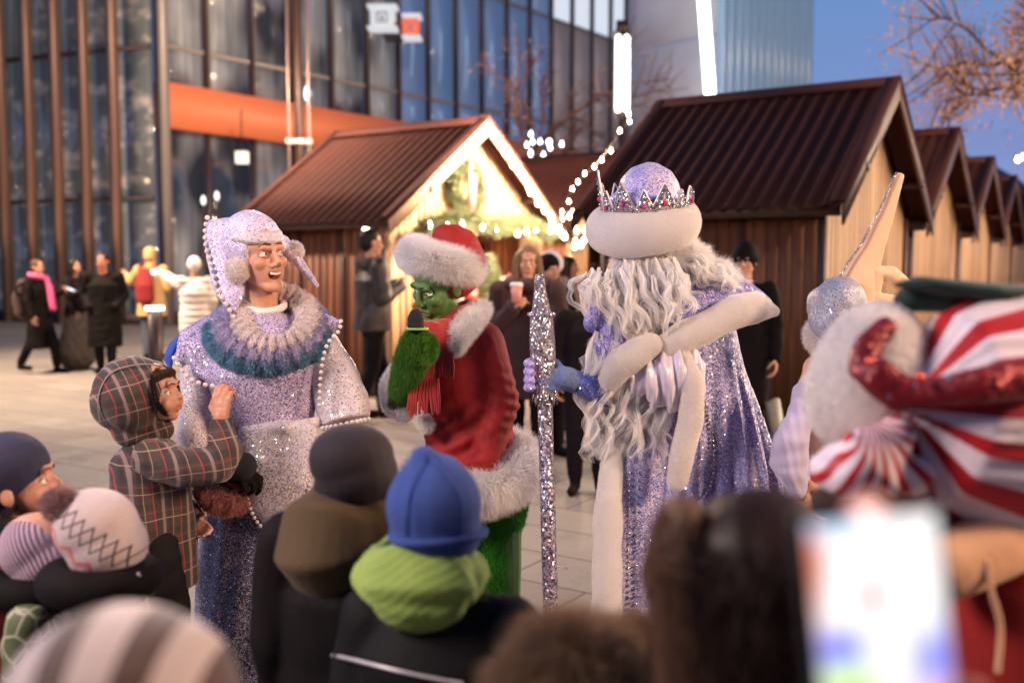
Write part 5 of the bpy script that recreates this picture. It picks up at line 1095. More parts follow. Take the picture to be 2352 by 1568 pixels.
for k_ in range(130):
    t0 = rg.uniform(); p0 = Q(1530 + 60 * t0, 590 + 20 * rg.uniform(), rg.uniform(-.06, .14)); x2 = 1590 + 130 * rg.uniform(); y2 = 640 + (x2 - 1590) * .25 + rg.uniform(-25, 35)
    hairs += lock([p0, Q((1560 + x2) / 2, 600 + rg.uniform(-14, 30) + (x2 - 1590) * .12, rg.uniform(-.08, .14)), Q(x2, y2, rg.uniform(-.1, .14))], .014, 26, rg.uniform(1.2, 3), rg.uniform(.010, .024), 900 + int(k_), k=8)
hcore = fur(wrinkle(*blob([rc(Q(1520, 590, .03), .085, Q(1600, 630, .04), .075), rc(Q(1600, 630, .04), .07, Q(1680, 655, .05), .035)], .009, 4), .010, 28, 6), 30000, .045, .0009, comb=lambda p: np.stack([.7 + .8 * np.sin(p[:, 0] * 70 + pn(p, 30, 3) * 2), p[:, 0] * 0, -.3 + .9 * np.cos(p[:, 0] * 60 + pn(p, 28, 4) * 2)], 1), cw=1.0, rnd=.3, seed=62, clump=.4)
obj('hair', join([hcore, strands([A(b) for b in hairs], .0010, .0005)]), WH, dm, smooth=False)
# cape, robe, fur rolls
cap_ = [loft([Q(1555, 700, .05), Q(1600, 690, .06), Q(1690, 690, .10), Q(1740, 705, .12)], [.12, .115, .09, .05], [.11, .12, .11, .07], side=(0, 0, 1)), rc(Q(1560, 740, -.02), .10, Q(1620, 720, .02), .10)]
obj('shoulder_cape', wrinkle(*blob(cap_, .008, 5), .006, 12, 2), SEQB, dm)
obj('shoulder_cape', wrinkle(*blob([loft([Q(1415, 705, -.12), Q(1400, 735, -.13), Q(1398, 770, -.14), Q(1418, 800, -.15)], [.040, .055, .055, .040], [.04, .05, .05, .05], side=(1, 0, .35)), rc(Q(1372, 712, -.17), .03, Q(1358, 745, -.17), .025), rc(Q(1380, 790, -.17), .03, Q(1405, 835, -.17), .03)], .007, 4), .005, 14, 3), SEQB, dm)
SAT = smat('lavender_satin', (.62, .55, .68), .32, var=.06, bump=.1, bs=12, bd=.01, sheen=.3, spec=.6)
def plush(name, prims, n=22000, vox=.008, L=.005, seed=30): return obj(name, fur(wrinkle(*blob(prims, vox, 5), .003, 16, seed), n, L, .0006, cw=0, rnd=.5, seed=seed), PLU, dm)
plush('fur_roll', chain([Q(1500, 812, -.18), Q(1560, 780, -.18), Q(1620, 752, -.15), Q(1690, 715, -.10), Q(1735, 706, -.05), Q(1778, 716, .0)], [.040, .050, .052, .056, .052, .020]), 42000)
plush('cuff_fur', chain([Q(1402, 870, -.20), Q(1425, 835, -.22), Q(1465, 808, -.22), Q(1492, 792, -.21)], [.040, .050, .048, .040]), 30000, seed=31)
plush('sleeve_fur', chain([Q(1568, 820, -.20), Q(1588, 870, -.22), Q(1588, 960, -.22), Q(1566, 1050, -.22), Q(1556, 1105, -.22)], [.032, .040, .040, .040, .034]), 42000, seed=32)
sv = blob([loft([Q(1450, 870, -.17), Q(1500, 868, -.18), Q(1545, 866, -.18), Q(1585, 860, -.16)], [.050, .085, .098, .090], [.05, .07, .075, .06], side=(0, 0, 1), n=30), rc(Q(1520, 905, -.18), .05, Q(1555, 915, -.18), .045)], .006, 4)
V, F = sv; N = vnormals(V, F); V = V + N * (.010 * np.sin(V[:, 0] * 115 + V[:, 2] * 22) + .004 * np.sin(V[:, 0] * 260 + 1))[:, None]; obj('satin_sleeve', (V, F), SAT, dm)
rb_ = blob([loft([Q(1590, 760, .05), Q(1600, 860, .05), Q(1612, 960, .05), Q(1620, 1080, .05), Q(1625, 1250, .05), Q(1630, 1500, .05), (Q(1630, 1500)[0], YD + .05, .08)], [.15, .165, .20, .245, .275, .30, .32], [.13, .15, .18, .21, .23, .25, .26], n=40, round_=False), loft([Q(1480, 1000, -.05), Q(1470, 1150, -.06), Q(1462, 1400, -.06), (Q(1462, 1400)[0], YD - .06, .08)], [.09, .10, .11, .12], [.10, .10, .11, .11], round_=False)], .011, 5)
V, F = rb_; N = vnormals(V, F); ang = np.arctan2(V[:, 1] - YD - .05, V[:, 0] - Q(1620, 1000)[0]); fz = np.clip((Q(1600, 800)[2] - V[:, 2]) / .5, 0, 1)
V = V + N * (fz * (.016 * np.sin(ang * 17 + 1.5 * np.sin(V[:, 2] * 3)) + .006 * np.sin(ang * 41)))[:, None]; obj('robe', (V, F), SEQP, dm); ROBE = (V, F)
plush('front_fur', chain([Q(1408, 1040, -.13), Q(1398, 1150, -.16), Q(1395, 1300, -.17), Q(1392, 1460, -.17), A([Q(1392, 1460)[0], YD - .17, .12])], [.034, .046, .050, .052, .055]), 36000, seed=34)
dec = []
for i in range(9): dec.append(rc(Q(1592 + 5 * i * .4, 900 + 28 * i, -.17 + .003 * i), .010, Q(1612 + 4 * i, 912 + 28 * i, -.17), .006))
def sbeads(VF, pts, r, gap): return beadline([snap(VF, x, y, .004) for x, y in pts], r, gap)
for pts_, r_, g_ in (([(1610, 905), (1625, 950), (1636, 1000), (1640, 1060), (1630, 1120), (1600, 1150)], .0055, .014), ([(1448, 1085), (1446, 1150), (1445, 1220), (1444, 1330), (1444, 1440)], .005, .019), ([(1466, 1085), (1464, 1150), (1463, 1220), (1462, 1330), (1462, 1440)], .0045, .024)):
    obj('beadwork', sbeads(ROBE, pts_, r_, g_), SIL, dm)
# sleeve and mitten on the staff
sb = thing('staff', Q(1252, 1000, -.2), 'tall silver sequined staff with a jewelled top', 'staff')
YS = -.20
mt = blob([rc(Q(1400, 905, -.12), .055, Q(1345, 885, YS + .02), .045)], .007, 3); obj('arm_sleeve', wrinkle(*mt, .004, 30, 3), sequin('mitten_sequins', [(.03, .06, .30), (.07, .10, .42), (.12, .16, .5)], scale=210, spark=.06, darks=.1, patch=8, metal=.1, big=90, bigcol=(.6, .4, .8)), dm)
hd = hand_prims(Q(1335, 880, YS + .01), unit(A([-1, -.12, .18])), (0, .6, -.2), 1.0, .55, thumb=-1, tcurl=.2)
hd = [rc(Q(1345, 882, YS + .03), .036, Q(1290, 868, YS + .0), .040)] + hand_prims(Q(1310, 872, YS - .0), unit(A([-1, -.35, .05])), (0, 1, 0), 1.02, .75, thumb=-1, tcurl=.1)
obj('mitten', fur(wrinkle(*blob(hd, .0055, 3), .002, 50, 4), 9000, .004, .0008, cw=0, rnd=.8), cloth('blue_plush', (.13, .19, .42), vs=30, sheen=.5), dm)
fg = []
for i, (y0, y1) in enumerate(((822, 838), (842, 856), (862, 874), (882, 890))): fg += chain([Q(1225, y0 + 6, YS + .03), Q(1212, (y0 + y1) / 2 + 4, YS - .01), Q(1222, y1, YS - .045)], [.014, .015, .0125])
obj('mitten', blob(fg + [rc(Q(1216, 832, YS + .0), .014, Q(1218, 888, YS + .0), .014)], .004, 2), sequin('mitten_lilac', [(.20, .14, .5), (.45, .35, .7), (.6, .5, .8)], scale=210, spark=.06, patch=12, metal=.1), dm)
t = NT('staff_foil'); v = t.vor(150); cr_ = t.sep(v.outputs['Color']); g = t.n('NewGeometry').outputs['Normal']; off = t.n('VectorMath', {0: v.outputs['Color'], 1: (.5, .5, .5)}, operation='SUBTRACT').outputs[0]; sc = t.n('VectorMath', {0: off}, operation='SCALE'); sc.inputs['Scale'].default_value = .8
c = t.ramp(cr_[0], [(.15, (.14, .11, .15)), (.5, (.32, .27, .34)), (.85, (.60, .53, .62))]); hs = t.vor(105, rnd=.35); hole = t.math('LESS_THAN', hs.outputs['Distance'], .27); hc2 = t.sep(hs.outputs['Color']); c = t.mix(hole, c, t.mix(t.math('GREATER_THAN', hc2[0], .62), (.035, .025, .04), (.42, .56, .95)))
t.bsdf(col=c, metal=.6, rough=.30, nrm=t.n('VectorMath', {0: t.n('VectorMath', {0: g, 1: sc.outputs[0]}, operation='ADD').outputs[0]}, operation='NORMALIZE').outputs[0]); FOIL = t.m
obj('shaft', loft([Q(1252, 930, YS), Q(1262, 1300, YS), Q(1268, 1460, YS), A([Q(1270, 1500)[0], YD + YS, .01])], [.0245, .0250, .0255, .026], n=20, round_=False), FOIL, sb)
tp = loft([Q(1239, 630, YS), Q(1239, 636, YS), Q(1240, 660, YS), Q(1242, 690, YS), Q(1243, 716, YS), Q(1244, 722, YS), Q(1244, 745, YS), Q(1246, 790, YS), Q(1248, 850, YS), Q(1250, 905, YS), Q(1251, 925, YS)], [.014, .0175, .0185, .025, .031, .037, .038, .042, .041, .035, .034], n=36, round_=False)
V, F = tp; V = V.copy(); ang = np.arctan2(V[:, 1] - (YD + YS), V[:, 0] - Q(1245, 780)[0]); 
obj('finial', blob([(V, F)] + [rc(Q(1228 + 2, 728, YS - .01), .008, Q(1262, 728, YS - .01), .008)] + chain([Q(1226, 760, YS - .03), Q(1240, 800, YS - .042), Q(1262, 828, YS - .03)], [.009, .011, .008]) + chain([Q(1262, 750, YS - .03), Q(1250, 775, YS - .042), Q(1232, 800, YS - .038)], [.006, .008, .006]), .0045, 2), SIL, sb)
obj('gem_ring', join([ell(Q(1244, 722, YS) + A([math.cos(a) * .039, math.sin(a) * .039, 0]), .0075, nu=8, nv=6) for a in np.linspace(0, 2 * math.pi, 16, endpoint=False)]), SIL, sb)
ptl = []
for a in np.linspace(0, 2 * math.pi, 8, endpoint=False):
    d = A([math.cos(a), math.sin(a), 0]); c0 = Q(1251, 900, YS); tz = A([0, 0, 1]); s_ = np.cross(d, tz)
    ptl.append(prism(A([c0 + d * .034 - s_ * .015, c0 + d * .034 + s_ * .015, c0 + d * .040 - tz * .042, ]), d * .003)); 
obj('petals', join(ptl), SIL, sb)
mc = thing('microphone', Q(1385, 662, -.14), 'green tipped microphone just showing at the edge of the white beard', 'microphone')
obj('ring', loft([Q(1377, 660, -.17), Q(1392, 664, -.16)], [.012, .022], n=20, round_=False), smat('green_plastic', (.03, .16, .03), .4), mc); obj('foam', ell(Q(1402, 662, -.12), .022), BLK2, mc)
shoes(dm, J, 1.05, BLK)

# ------------------------------------------------------------------ spectators near the camera
def child(px, py, Y, h, yaw, label, hs=1.0, k=None, pitch=0, arms=('down', 'down'), vox=.0065, skin=None, voxh=None, hands=(.4, .4), w=1.0, face=True, hroll=0, lean=0.0, jo=None, category='person', isch=True):
    """a spectator whose head centre stands at (px,py,Y); body follows down to the ground"""
    hc = P(px, py, Y); hh = hc[2] / (1.635 / 1.75)
    J, R, k_ = standing((hc[0], hc[1]), hh, yaw, 0, arms, lean, w); d = hc - J['head']
    for n in J:
        if n not in ('anL', 'anR', 'toeL', 'toeR'): J[n] = J[n] + A([d[0], d[1], 0])
        else: J[n] = J[n] + A([d[0], d[1], 0])
    if jo: jo(J, R, k_)
    hR = frame(yaw, pitch, hroll); r = thing('person', (hc[0], hc[1], 0), label, category)
    pr, T = body_prims(J, k_, R, hands, headR=hR, hs=hs / k_, child=isch); hv, ht = face_sculpt(blob(pr, vox, 2, .4), T, hR, hs, child=isch)
    obj('body', hv, skin or SK, r, col=ht)
    if face: eyes(r, T, hR, hs, child=isch); brows(r, T, hR, hs, HBR, child=isch)
    obj('trousers', wrinkle(*blob(trouser_prims(J, k_, r=(.11, .082, .068)), .012, 3), .006, 18, 2), BLK2, r); shoes(r, J, k_, BLK)
    return r, J, R, k_, T, hR
def simple_coat(r, J, k, mat, hem, cr=(.22, .15), sl=(.085, .075, .058), vox=.009, fold=.008, flare=1.0, name='coat', sc=13, seed=4):
    V, F = blob(coat_prims(J, k, hem, flare=flare, r=cr, sl=sl, waist=.97), vox, 4); VF = wrinkle(V, F, fold, sc, seed); obj(name, VF, mat, r); return VF

# plaid cloth: woven stripes laid on the cloth's own side plane
def plaid(name, ang, sc=1.0, off=(0, 0), base=(.052, .029, .022)):
    t = NT(name); m = t.map(rot=(0, ang, 0)); d = t.noise(7, 2, m); mm = t.n('VectorMath', {0: m, 1: t.n('VectorMath', {0: d.outputs['Color'], 1: (.02, .02, .02)}, operation='MULTIPLY').outputs[0]}, operation='ADD').outputs[0]
    x, y, z = t.sep(mm)
    u = t.math('ADD', t.math('MULTIPLY', t.math('ADD', x, t.math('MULTIPLY', y, .8)), 1 / (.105 * sc)), off[0]); v = t.math('ADD', t.math('MULTIPLY', z, 1 / (.085 * sc)), off[1])
    def stripe(a, c, w_): 
        f = t.math('ABSOLUTE', t.math('SUBTRACT', t.math('FRACT', a), c)); return t.math('LESS_THAN', f, w_)
    dk = t.math('MAXIMUM', stripe(u, .30, .09), stripe(v, .62, .12)); dk2 = stripe(u, .72, .06)
    c = t.mix(t.math('MULTIPLY', dk, .55), base, (.012, .008, .010)); c = t.mix(t.math('MULTIPLY', dk2, .5), c, (.010, .006, .008))
    c = t.mix(t.math('MULTIPLY', stripe(u, .18, .018), .8), c, (.38, .030, .028)); c = t.mix(t.math('MULTIPLY', stripe(v, .38, .016), .5), c, (.30, .03, .03))
    c = t.mix(t.math('MULTIPLY', stripe(u, .50, .055), .85), c, (.24, .165, .15)); c = t.mix(t.math('MULTIPLY', stripe(u, .84, .014), .8), c, (.34, .20, .155)); c = t.mix(t.math('MULTIPLY', stripe(v, .10, .018), .85), c, (.36, .21, .165))
    n = t.noise(240, 2); n2 = t.noise(14, 3)
    t.bsdf(col=c, rough=.8, sheen=.25, nrm=t.bump(t.math('ADD', t.math('MULTIPLY', n.outputs[0], .3), n2.outputs[0]), .45, .008)); return t.m
# ============ boy in plaid
YK = 2.98; Q = lambda x, y, d=0: P(x, y, YK + d)
def jo(J, R, k):
    J['shR'] = Q(352, 1055, -.02); J['elR'] = Q(505, 1075, -.03); J['wrR'] = Q(508, 955, .02); J['shL'] = Q(360, 1050, .20); J['elL'] = Q(400, 1150, .2); J['wrL'] = Q(440, 1190, .14)
    J['neck'] = Q(338, 995, .03); J['chest'] = Q(345, 1090, .05); J['waist'] = Q(350, 1170, .05); J['pelvis'] = Q(352, 1235, .05)
    for q, o in (('R', -.0), ('L', .13)): J['hip' + q] = Q(355, 1250, o); J['kn' + q] = Q(395, 1400, o); J['an' + q] = A([Q(385, 1400)[0], YK + o, .09]); J['toe' + q] = J['an' + q] + A([.15, -.02, -.05])
bk, J, R, k, T, hR = child(352, 908, YK, 1.2, 84, 'child in brown plaid hooded coat raising a hand to the sequined tunic', hs=.90, pitch=12, hands=(None, .3), vox=.0045, jo=jo)
hnd = blob(hand_prims(Q(507, 962, .02), unit(A([.02, .12, 1])), (.2, 1, 0), .80, .75, thumb=1, tcurl=.4) + [rc(Q(507, 985, .02), .026, Q(507, 955, .02), .024)], .0035, 2); obj('hand', hnd, SKD, bk, col=(1, 1, 1))
PLH = plaid('plaid_hood', 17, .92, (.2, .1)); PLB = plaid('plaid_body', 2, 1.0, (.6, .3)); PLA = plaid('plaid_arm', 8, 1.0, (.35, .55))
hd = blob([ell(Q(306, 905, .0), (.118, .112, .116), rotm(0, 12, 0)), ell(Q(348, 905, .02), (.075, .095, .103)), ell(Q(280, 920, .02), (.092, .10, .095)), rc(Q(300, 985, .02), .060, Q(370, 985, .01), .040)], .007, 6)
V, F = hd; L_ = (V - T((0, 0, 0))) @ hR; m_ = np.exp(-((L_[:, 0] / .072) ** 4 + ((L_[:, 2] + .022) / .068) ** 4)) * (L_[:, 1] < -.060); V = V + (hR @ A([0, 1, 0]))[None] * (m_ * np.clip(-.060 - L_[:, 1], 0, .12))[:, None]
HV = wrinkle(V, F, .004, 14, 2); hoo = obj('hood', HV, PLH, bk)
obj('seam', loft(smooth_path([snap(HV, x, y, .0, 10) for x, y in ((372, 840), (335, 836), (290, 842), (252, 858), (228, 900), (226, 940), (238, 975))]), .0022, n=6), smat('piping', (.30, .22, .22), .6), hoo)
fr_ = torus(T((0, -.046, .005)), .070, .006, hR @ A([0, 1, .0]), n=40, m=8, sy=1.1); obj('hood_lining', fur(fr_, 8000, .006, .0009, comb=hR @ A([0, -1, 0]), cw=.5, rnd=.6), hairmat('dark_pile', (.015, .010, .009), (.05, .03, .025)), bk)
obj('fringe_hair', fur(blob([loft([T((-.055, -.050, .062)), T((0, -.070, .064)), T((.055, -.050, .062))], .013, side=(0, 0, 1))], .006, 2), 4000, .008, .0009, comb=hR @ A([0, -.3, -1]), cw=.8, rnd=.3), HBR, bk)
ct = [loft([Q(362, 1345, .06), Q(358, 1250, .06), Q(348, 1150, .05), Q(338, 1060, .05), Q(338, 1008, .04)], [.130, .128, .118, .112, .065], [.10, .105, .105, .10, .06], side=(1, .3, 0), n=28, round_=False), loft([Q(356, 1335, .06), Q(352, 1150, .06), Q(345, 1060, .06)], [.10, .09, .08], [.14, .135, .12], side=(1, .0, 0), n=28, round_=False), rc(Q(330, 1040, .10), .055, Q(370, 1045, -.01), .060)]
obj('coat', wrinkle(*blob(ct, .008, 5), .007, 12, 3), PLB, bk)
obj('sleeve', wrinkle(*blob(chain([Q(352, 1055, -.02), Q(420, 1072, -.045), Q(496, 1070, -.045)], [.066, .060, .058]) + chain([Q(496, 1070, -.045), Q(518, 1035, -.02), Q(508, 978, .02)], [.058, .050, .036]), .006, 4), .0045, 22, 5), PLA, bk)
obj('sleeve', blob(chain([J['shL'], J['elL'], J['wrL']], [.055, .05, .042]), .009, 4), PLA, bk)
# ============ child in navy beanie at the left edge
NAVY = cloth('navy_knit', (.022, .022, .055), bs=220, bump=.6)
r, J, R, k, T, hR = child(48, 1118, 2.32, 1.2, 98, 'child in navy beanie looking right at the left edge', hs=.92, pitch=18, vox=.005, skin=SKD)
obj('beanie', wrinkle(*blob([ell(T((0, .030, .058)), (.090, .112, .088), hR), ell(T((0, .06, .03)), (.088, .09, .085), hR), rc(T((0, -.02, .12)), .022, T((0, .0, .13)), .02)], .006, 4), .0025, 20, 4), NAVY, r)
obj('hair', strands([A(b) for kk in range(60) for b in lock([T((random.uniform(-.07, .07), .05, -.03)), T((random.uniform(-.09, .09), .08, -.11)), T((random.uniform(-.09, .09), .06, -.24))], .008, 5, 1, .006, kk, k=4)]), HLT, r)
simple_coat(r, J, k, cloth('red_jacket', (.25, .016, .014)), .38)
obj('collar', wrinkle(*blob([torus(J['neck'] + A([0, 0, .0]), .085, .045, (0, 0, 1))], .008, 4), .006, 20), BLK2, r)
# ============ child in ribbed lavender hat
t = NT('ribbed_knit'); x, y, z = t.sep(); sw = t.math('SINE', t.math('MULTIPLY', t.math('ADD', x, t.math('MULTIPLY', z, .55)), 620)); n = t.noise(170, 3); n2 = t.noise(9, 2)
t.bsdf(col=t.mix(n2.outputs[0], (.33, .20, .27), (.46, .32, .40)), rough=.85, sheen=.08, nrm=t.bump(t.math('ADD', sw, t.math('MULTIPLY', n.outputs[0], .8)), .7, .004)); RIB = t.m
r, J, R, k, T, hR = child(98, 1275, 2.18, 1.1, 100, 'small child in ribbed lavender knit hat behind the diamond patterned hat', hs=.86, pitch=5, vox=.007)
obj('knit_hat', wrinkle(*blob([ell(P(82, 1258, 2.18), (.074, .088, .078), rotm(0, -30, 0)), ell(P(110, 1290, 2.18), (.075, .088, .070))], .006, 4), .002, 20), RIB, r)
t = NT('green_camo'); v = t.vor(26, feature='DISTANCE_TO_EDGE'); t.bsdf(col=t.mix(t.math('LESS_THAN', v.outputs['Distance'], .07), (.075, .10, .035), (.35, .34, .24)), rough=.7)
simple_coat(r, J, k, t.m, .34); obj('collar', wrinkle(*blob([torus(J['neck'] + A([0, 0, .02]), .08, .036, (0, 0, 1))], .008, 3), .004, 20), BLK, r)
# ============ child in fair isle hat with pompom
YP = 2.05; Q = lambda x, y, d=0: P(x, y, YP + d)
r, J, R, k, T, hR = child(242, 1262, YP, 1.1, 130, 'child in white pompom hat with black diamonds and red zigzags', hs=.86, pitch=-10, vox=.007, w=1.1)
t = NT('fair_isle'); m = t.map(rot=(0, -41, 0), loc=(0, 0, 0)); c0 = Q(225, 1225)
vv = t.n('VectorMath', {0: t.co, 1: [float(a) for a in c0]}, operation='SUBTRACT').outputs[0]; m = t.n('VectorRotate', {'Vector': vv, 'Axis': (0, 1, 0), 'Angle': math.radians(-39)}).outputs[0]
x, y, z = t.sep(m); per = .050
tri = lambda ph=0: t.math('ABSOLUTE', t.math('SUBTRACT', t.math('FRACT', t.math('ADD', t.math('DIVIDE', x, per), ph)), .5))   # 0..0.5
def zig(z0, amp, w_, ph=0, inv=1):
    zz_ = t.math('SUBTRACT', t.math('SUBTRACT', z, z0), t.math('MULTIPLY', t.math('SUBTRACT', tri(ph), .25), amp * inv)); return t.math('LESS_THAN', t.math('ABSOLUTE', zz_), w_)
dia = t.math('MAXIMUM', zig(.022, .088, .0034), zig(.022, .088, .0034, .5)); red = zig(-.030, .040, .006, .25); red2 = zig(-.040, .03, .004, .0); dia2 = t.math('MAXIMUM', zig(-.058, .04, .0014), zig(-.058, .04, .0014, .5))
n = t.noise(120, 3); kn = t.math('SINE', t.math('MULTIPLY', x, 1400)); c = t.mix(n.outputs[0], (.42, .32, .33), (.54, .43, .42)); c = t.mix(t.math('MULTIPLY', red2, .45), c, (.45, .16, .16)); c = t.mix(red, c, (.55, .10, .10)); c = t.mix(t.math('MAXIMUM', dia, t.math('MULTIPLY', dia2, .8)), c, (.018, .012, .03))
t.bsdf(col=c, rough=.9, sheen=.4, nrm=t.bump(t.math('ADD', t.math('MULTIPLY', kn, .3), n.outputs[0]), .55, .003)); FI = t.m
hb_ = [ell(Q(222, 1210, .0), (.088, .095, .080), rotm(0, 38, 0)), ell(Q(245, 1250, .0), (.083, .095, .075), rotm(0, 25, 0)), rc(Q(170, 1185, .0), .045, Q(200, 1210, 0), .06)]
hobj = obj('knit_hat', wrinkle(*blob(hb_, .006, 5), .002, 20), FI, r)
pm = fur(ell(Q(137, 1158, -.03), .024), 5200, .021, .0016, cw=0, rnd=.5, seed=9, clump=.4); obj('pompom', pm, hairmat('mauve_yarn', (.26, .13, .13), (.52, .34, .32), 90), hobj)
simple_coat(r, J, k, cloth('plum_coat', (.045, .016, .024)), .34, cr=(.24, .16), sl=(.09, .08, .06)); obj('collar', wrinkle(*blob([torus(J['neck'] + A([0, 0, .03]), .085, .040, (0, 0, 1))], .008, 3), .004, 20), BLK, r)
obj('drawcord', loft(smooth_path([Q(318, 1318, -.06), Q(330, 1350, -.05), Q(336, 1380, -.04), Q(330, 1400, -.05)]), .004, n=6), smat('cord', (.45, .38, .36), .6), r)
# ============ child in black cap and olive hood
YH = 2.02; Q = lambda x, y, d=0: P(x, y, YH + d)
r, J, R, k, T, hR = child(812, 1095, YH, 1.2, 172, 'child seen from behind in near-black beanie and olive brown hood collar', hs=.90, vox=.008, w=1.1)
PLUM = cloth('plum_black_knit', (.016, .009, .014), bs=160, bump=.5, sheen=.04)
obj('beanie', wrinkle(*blob([ell(Q(808, 1050, .0), (.089, .098, .072)), ell(Q(822, 1085, .0), (.086, .095, .075)), rc(Q(800, 1120, 0), .072, Q(840, 1120, 0), .07)], .006, 5), .003, 16, 7), PLUM, r)
obj('hood_collar', wrinkle(*blob([loft([Q(800, 1155, .03), Q(775, 1205, -.0), Q(765, 1260, -.02), Q(790, 1320, .0)], [.085, .115, .118, .09], [.08, .12, .13, .10], n=24), rc(Q(850, 1180, .0), .075, Q(870, 1250, .0), .08)], .007, 5), .006, 11, 9), cloth('olive_cloth', (.075, .042, .014), bs=140, bump=.45), r)
simple_coat(r, J, k, BLK2, .40, cr=(.235, .17), sl=(.10, .085, .06), fold=.006)
# ============ child in blue beanie with lime hood
YB = 1.78; Q = lambda x, y, d=0: P(x, y, YB + d)
def drop(J, R, k):
    for q in 'LR':
        for n_, dz in (('sh', .055), ('el', .05), ('wr', .04)): J[n_ + q][2] -= dz
    J['chest'][2] -= .02
r, J, R, k, T, hR = child(1008, 1185, YB, 1.15, 168, 'child seen from behind in bright blue beanie and lime green hood', hs=.88, vox=.007, w=1.05, jo=drop)
t = NT('blue_fleece'); n = t.noise(300, 3); n2 = t.noise(8, 3); t.bsdf(col=t.mix(n2.outputs[0], (.020, .045, .19), (.034, .075, .29)), rough=.9, sheen=.12, srough=.4, stint=(.3, .5, 1, 1), nrm=t.bump(n.outputs[0], .5, .003)); BF = t.m
BVF = wrinkle(*blob([ell(Q(998, 1160, .0), (.087, .098, .094)), ell(Q(1003, 1215, .0), (.086, .095, .066)), rc(Q(978, 1062, 0), .030, Q(990, 1085, 0), .05)], .006, 4), .003, 16, 3); bo_ = obj('beanie', BVF, BF, r)
for sp_ in (((985, 1042), (1030, 1090), (1060, 1150), (1070, 1220)), ((975, 1045), (950, 1100), (935, 1170), (930, 1230))): obj('seam', loft(smooth_path([snap(BVF, x, y, -.0008, 12) for x, y in sp_]), .0016, n=6), BF, bo_)
obj('brim_fold', torus(Q(1006, 1226, .0), .0845, .0075, unit(A([-.05, .10, 1])), n=60, m=10, sy=1.12, xdir=(1, 0, .06)), BF, bo_)
t = NT('lime_fleece'); n2 = t.noise(6, 3); n = t.noise(200, 3); t.bsdf(col=t.mix(n2.outputs[0], (.15, .30, .045), (.33, .40, .085)), rough=.85, sheen=.1, nrm=t.bump(n.outputs[0], .4, .003)); LF = t.m
hh = [torus(Q(966, 1318, -.01), .100, .017, unit(A([.02, -.36, 1])), n=60, m=14, sx=1.06, sy=1.0, xdir=(1, 0, 0)), torus(Q(968, 1292, -.0), .078, .018, unit(A([.04, -.42, 1])), n=60, m=14, sx=1.10, sy=1.05, xdir=(1, 0, 0)), loft([Q(962, 1300, -.05), Q(962, 1350, -.075), Q(958, 1400, -.070), Q(955, 1430, -.05)], [.098, .104, .080, .045], [.045, .05, .042, .025], side=(1, 0, 0), n=30), rc(Q(865, 1300, -.02), .030, Q(1065, 1320, -.03), .032)]
V, F = wrinkle(*blob(hh, .005, 5), .006, 17, 5, (1, 1, 1.3)); V, F = wrinkle(V, F, .003, 45, 8); obj('hood', (V, F), LF, r)
COATB = simple_coat(r, J, k, cloth('black_jacket', (.008, .007, .008), rough=.7, bs=40, sheen=0, spec=.12), .42, cr=(.235, .18), sl=(.09, .082, .06), fold=.006)
obj('reflective_piping', loft(smooth_path([snap(COATB, x, y, .002, 14) for x, y in ((745, 1499), (790, 1509), (850, 1524), (920, 1541), (1000, 1558), (1060, 1568))]), .0035, n=6), smat('piping_grey', (.55, .50, .52), .3, metal=.3), r)
# ============ two fair heads at the bottom edge
def hairhead(px, py, Y, s, yaw, label, mat, n, hoodm=None, seed=1):
    r, J, R, k, T, hR = child(px, py, Y, 1, yaw, label, hs=s, vox=.010, face=False)
    cap_ = blob(hair_cap(J['head'], hR, s, long_=.05), .007, 3); c = T((0, .03, .12))
    obj('hair', fur(wrinkle(*cap_, .005, 30, seed), n, .045, .0010, comb=lambda p: (p - c) * A([8, 8, 4]) + A([0, 0, -.4]), cw=1.0, rnd=.28, seed=seed, clump=.5), mat, r)
    simple_coat(r, J, k, BLK2, .35, vox=.012); return r
HFB = hairmat('ash_hair', (.16, .09, .05), (.36, .23, .14), 60)
hairhead(1308, 1655, 1.16, .86, 190, 'short fair haired child seen from behind at the bottom edge', HFB, 26000)
hairhead(1474, 1632, 1.34, .84, 160, 'smaller brown haired child at the bottom edge beside the dark blurred head', hairmat('brown_child_hair', (.10, .06, .035), (.25, .15, .09), 60), 20000, seed=4)
# ============ adult with long dark hair holding up the phone
YW = 1.02; Q = lambda x, y, d=0: P(x, y, YW + d)
def jo2(J, R, k):
    J['elR'] = Q(2120, 2250, -.10); J['wrR'] = P(2075, 2020, .53)
    J['shR'] = Q(2000, 1900, .05)
r, J, R, k, T, hR = child(1728, 1392, YW, 1, 186, 'person with long dark brown hair in the near foreground holding up a phone', hs=.84, vox=.009, face=False, isch=False, jo=jo2, hands=(None, .4))
DHH = hairmat('dark_brown_hair', (.016, .007, .005), (.050, .022, .014), 30); cp2 = blob(hair_cap(J['head'], hR, .90, long_=.1, vol=1.05) + [ell(Q(1725, 1330), (.070, .085, .080)), loft([Q(1730, 1330, 0), Q(1735, 1480, -.0), Q(1735, 1650, 0), Q(1735, 1800, 0)], [.066, .070, .074, .07], [.08, .075, .06, .04])], .007, 4)
obj('hair', fur(wrinkle(*cp2, .004, 24, 3, (1, 1, .2)), 26000, .022, .0008, comb=(0, 0, -1), cw=2.4, rnd=.12, seed=7), DHH, r)
obj('light_streak', fur(blob([loft([Q(1565, 1190, -.01), Q(1560, 1290, -.02), Q(1585, 1400, -.02), Q(1600, 1640, -.02)], [.026, .036, .034, .038], [.045, .05, .04, .03])], .006, 3), 12000, .022, .0007, comb=(0, 0, -1), cw=2.2, rnd=.12, seed=8), hairmat('tan_hair', (.15, .075, .045), (.24, .135, .085), 20), r)
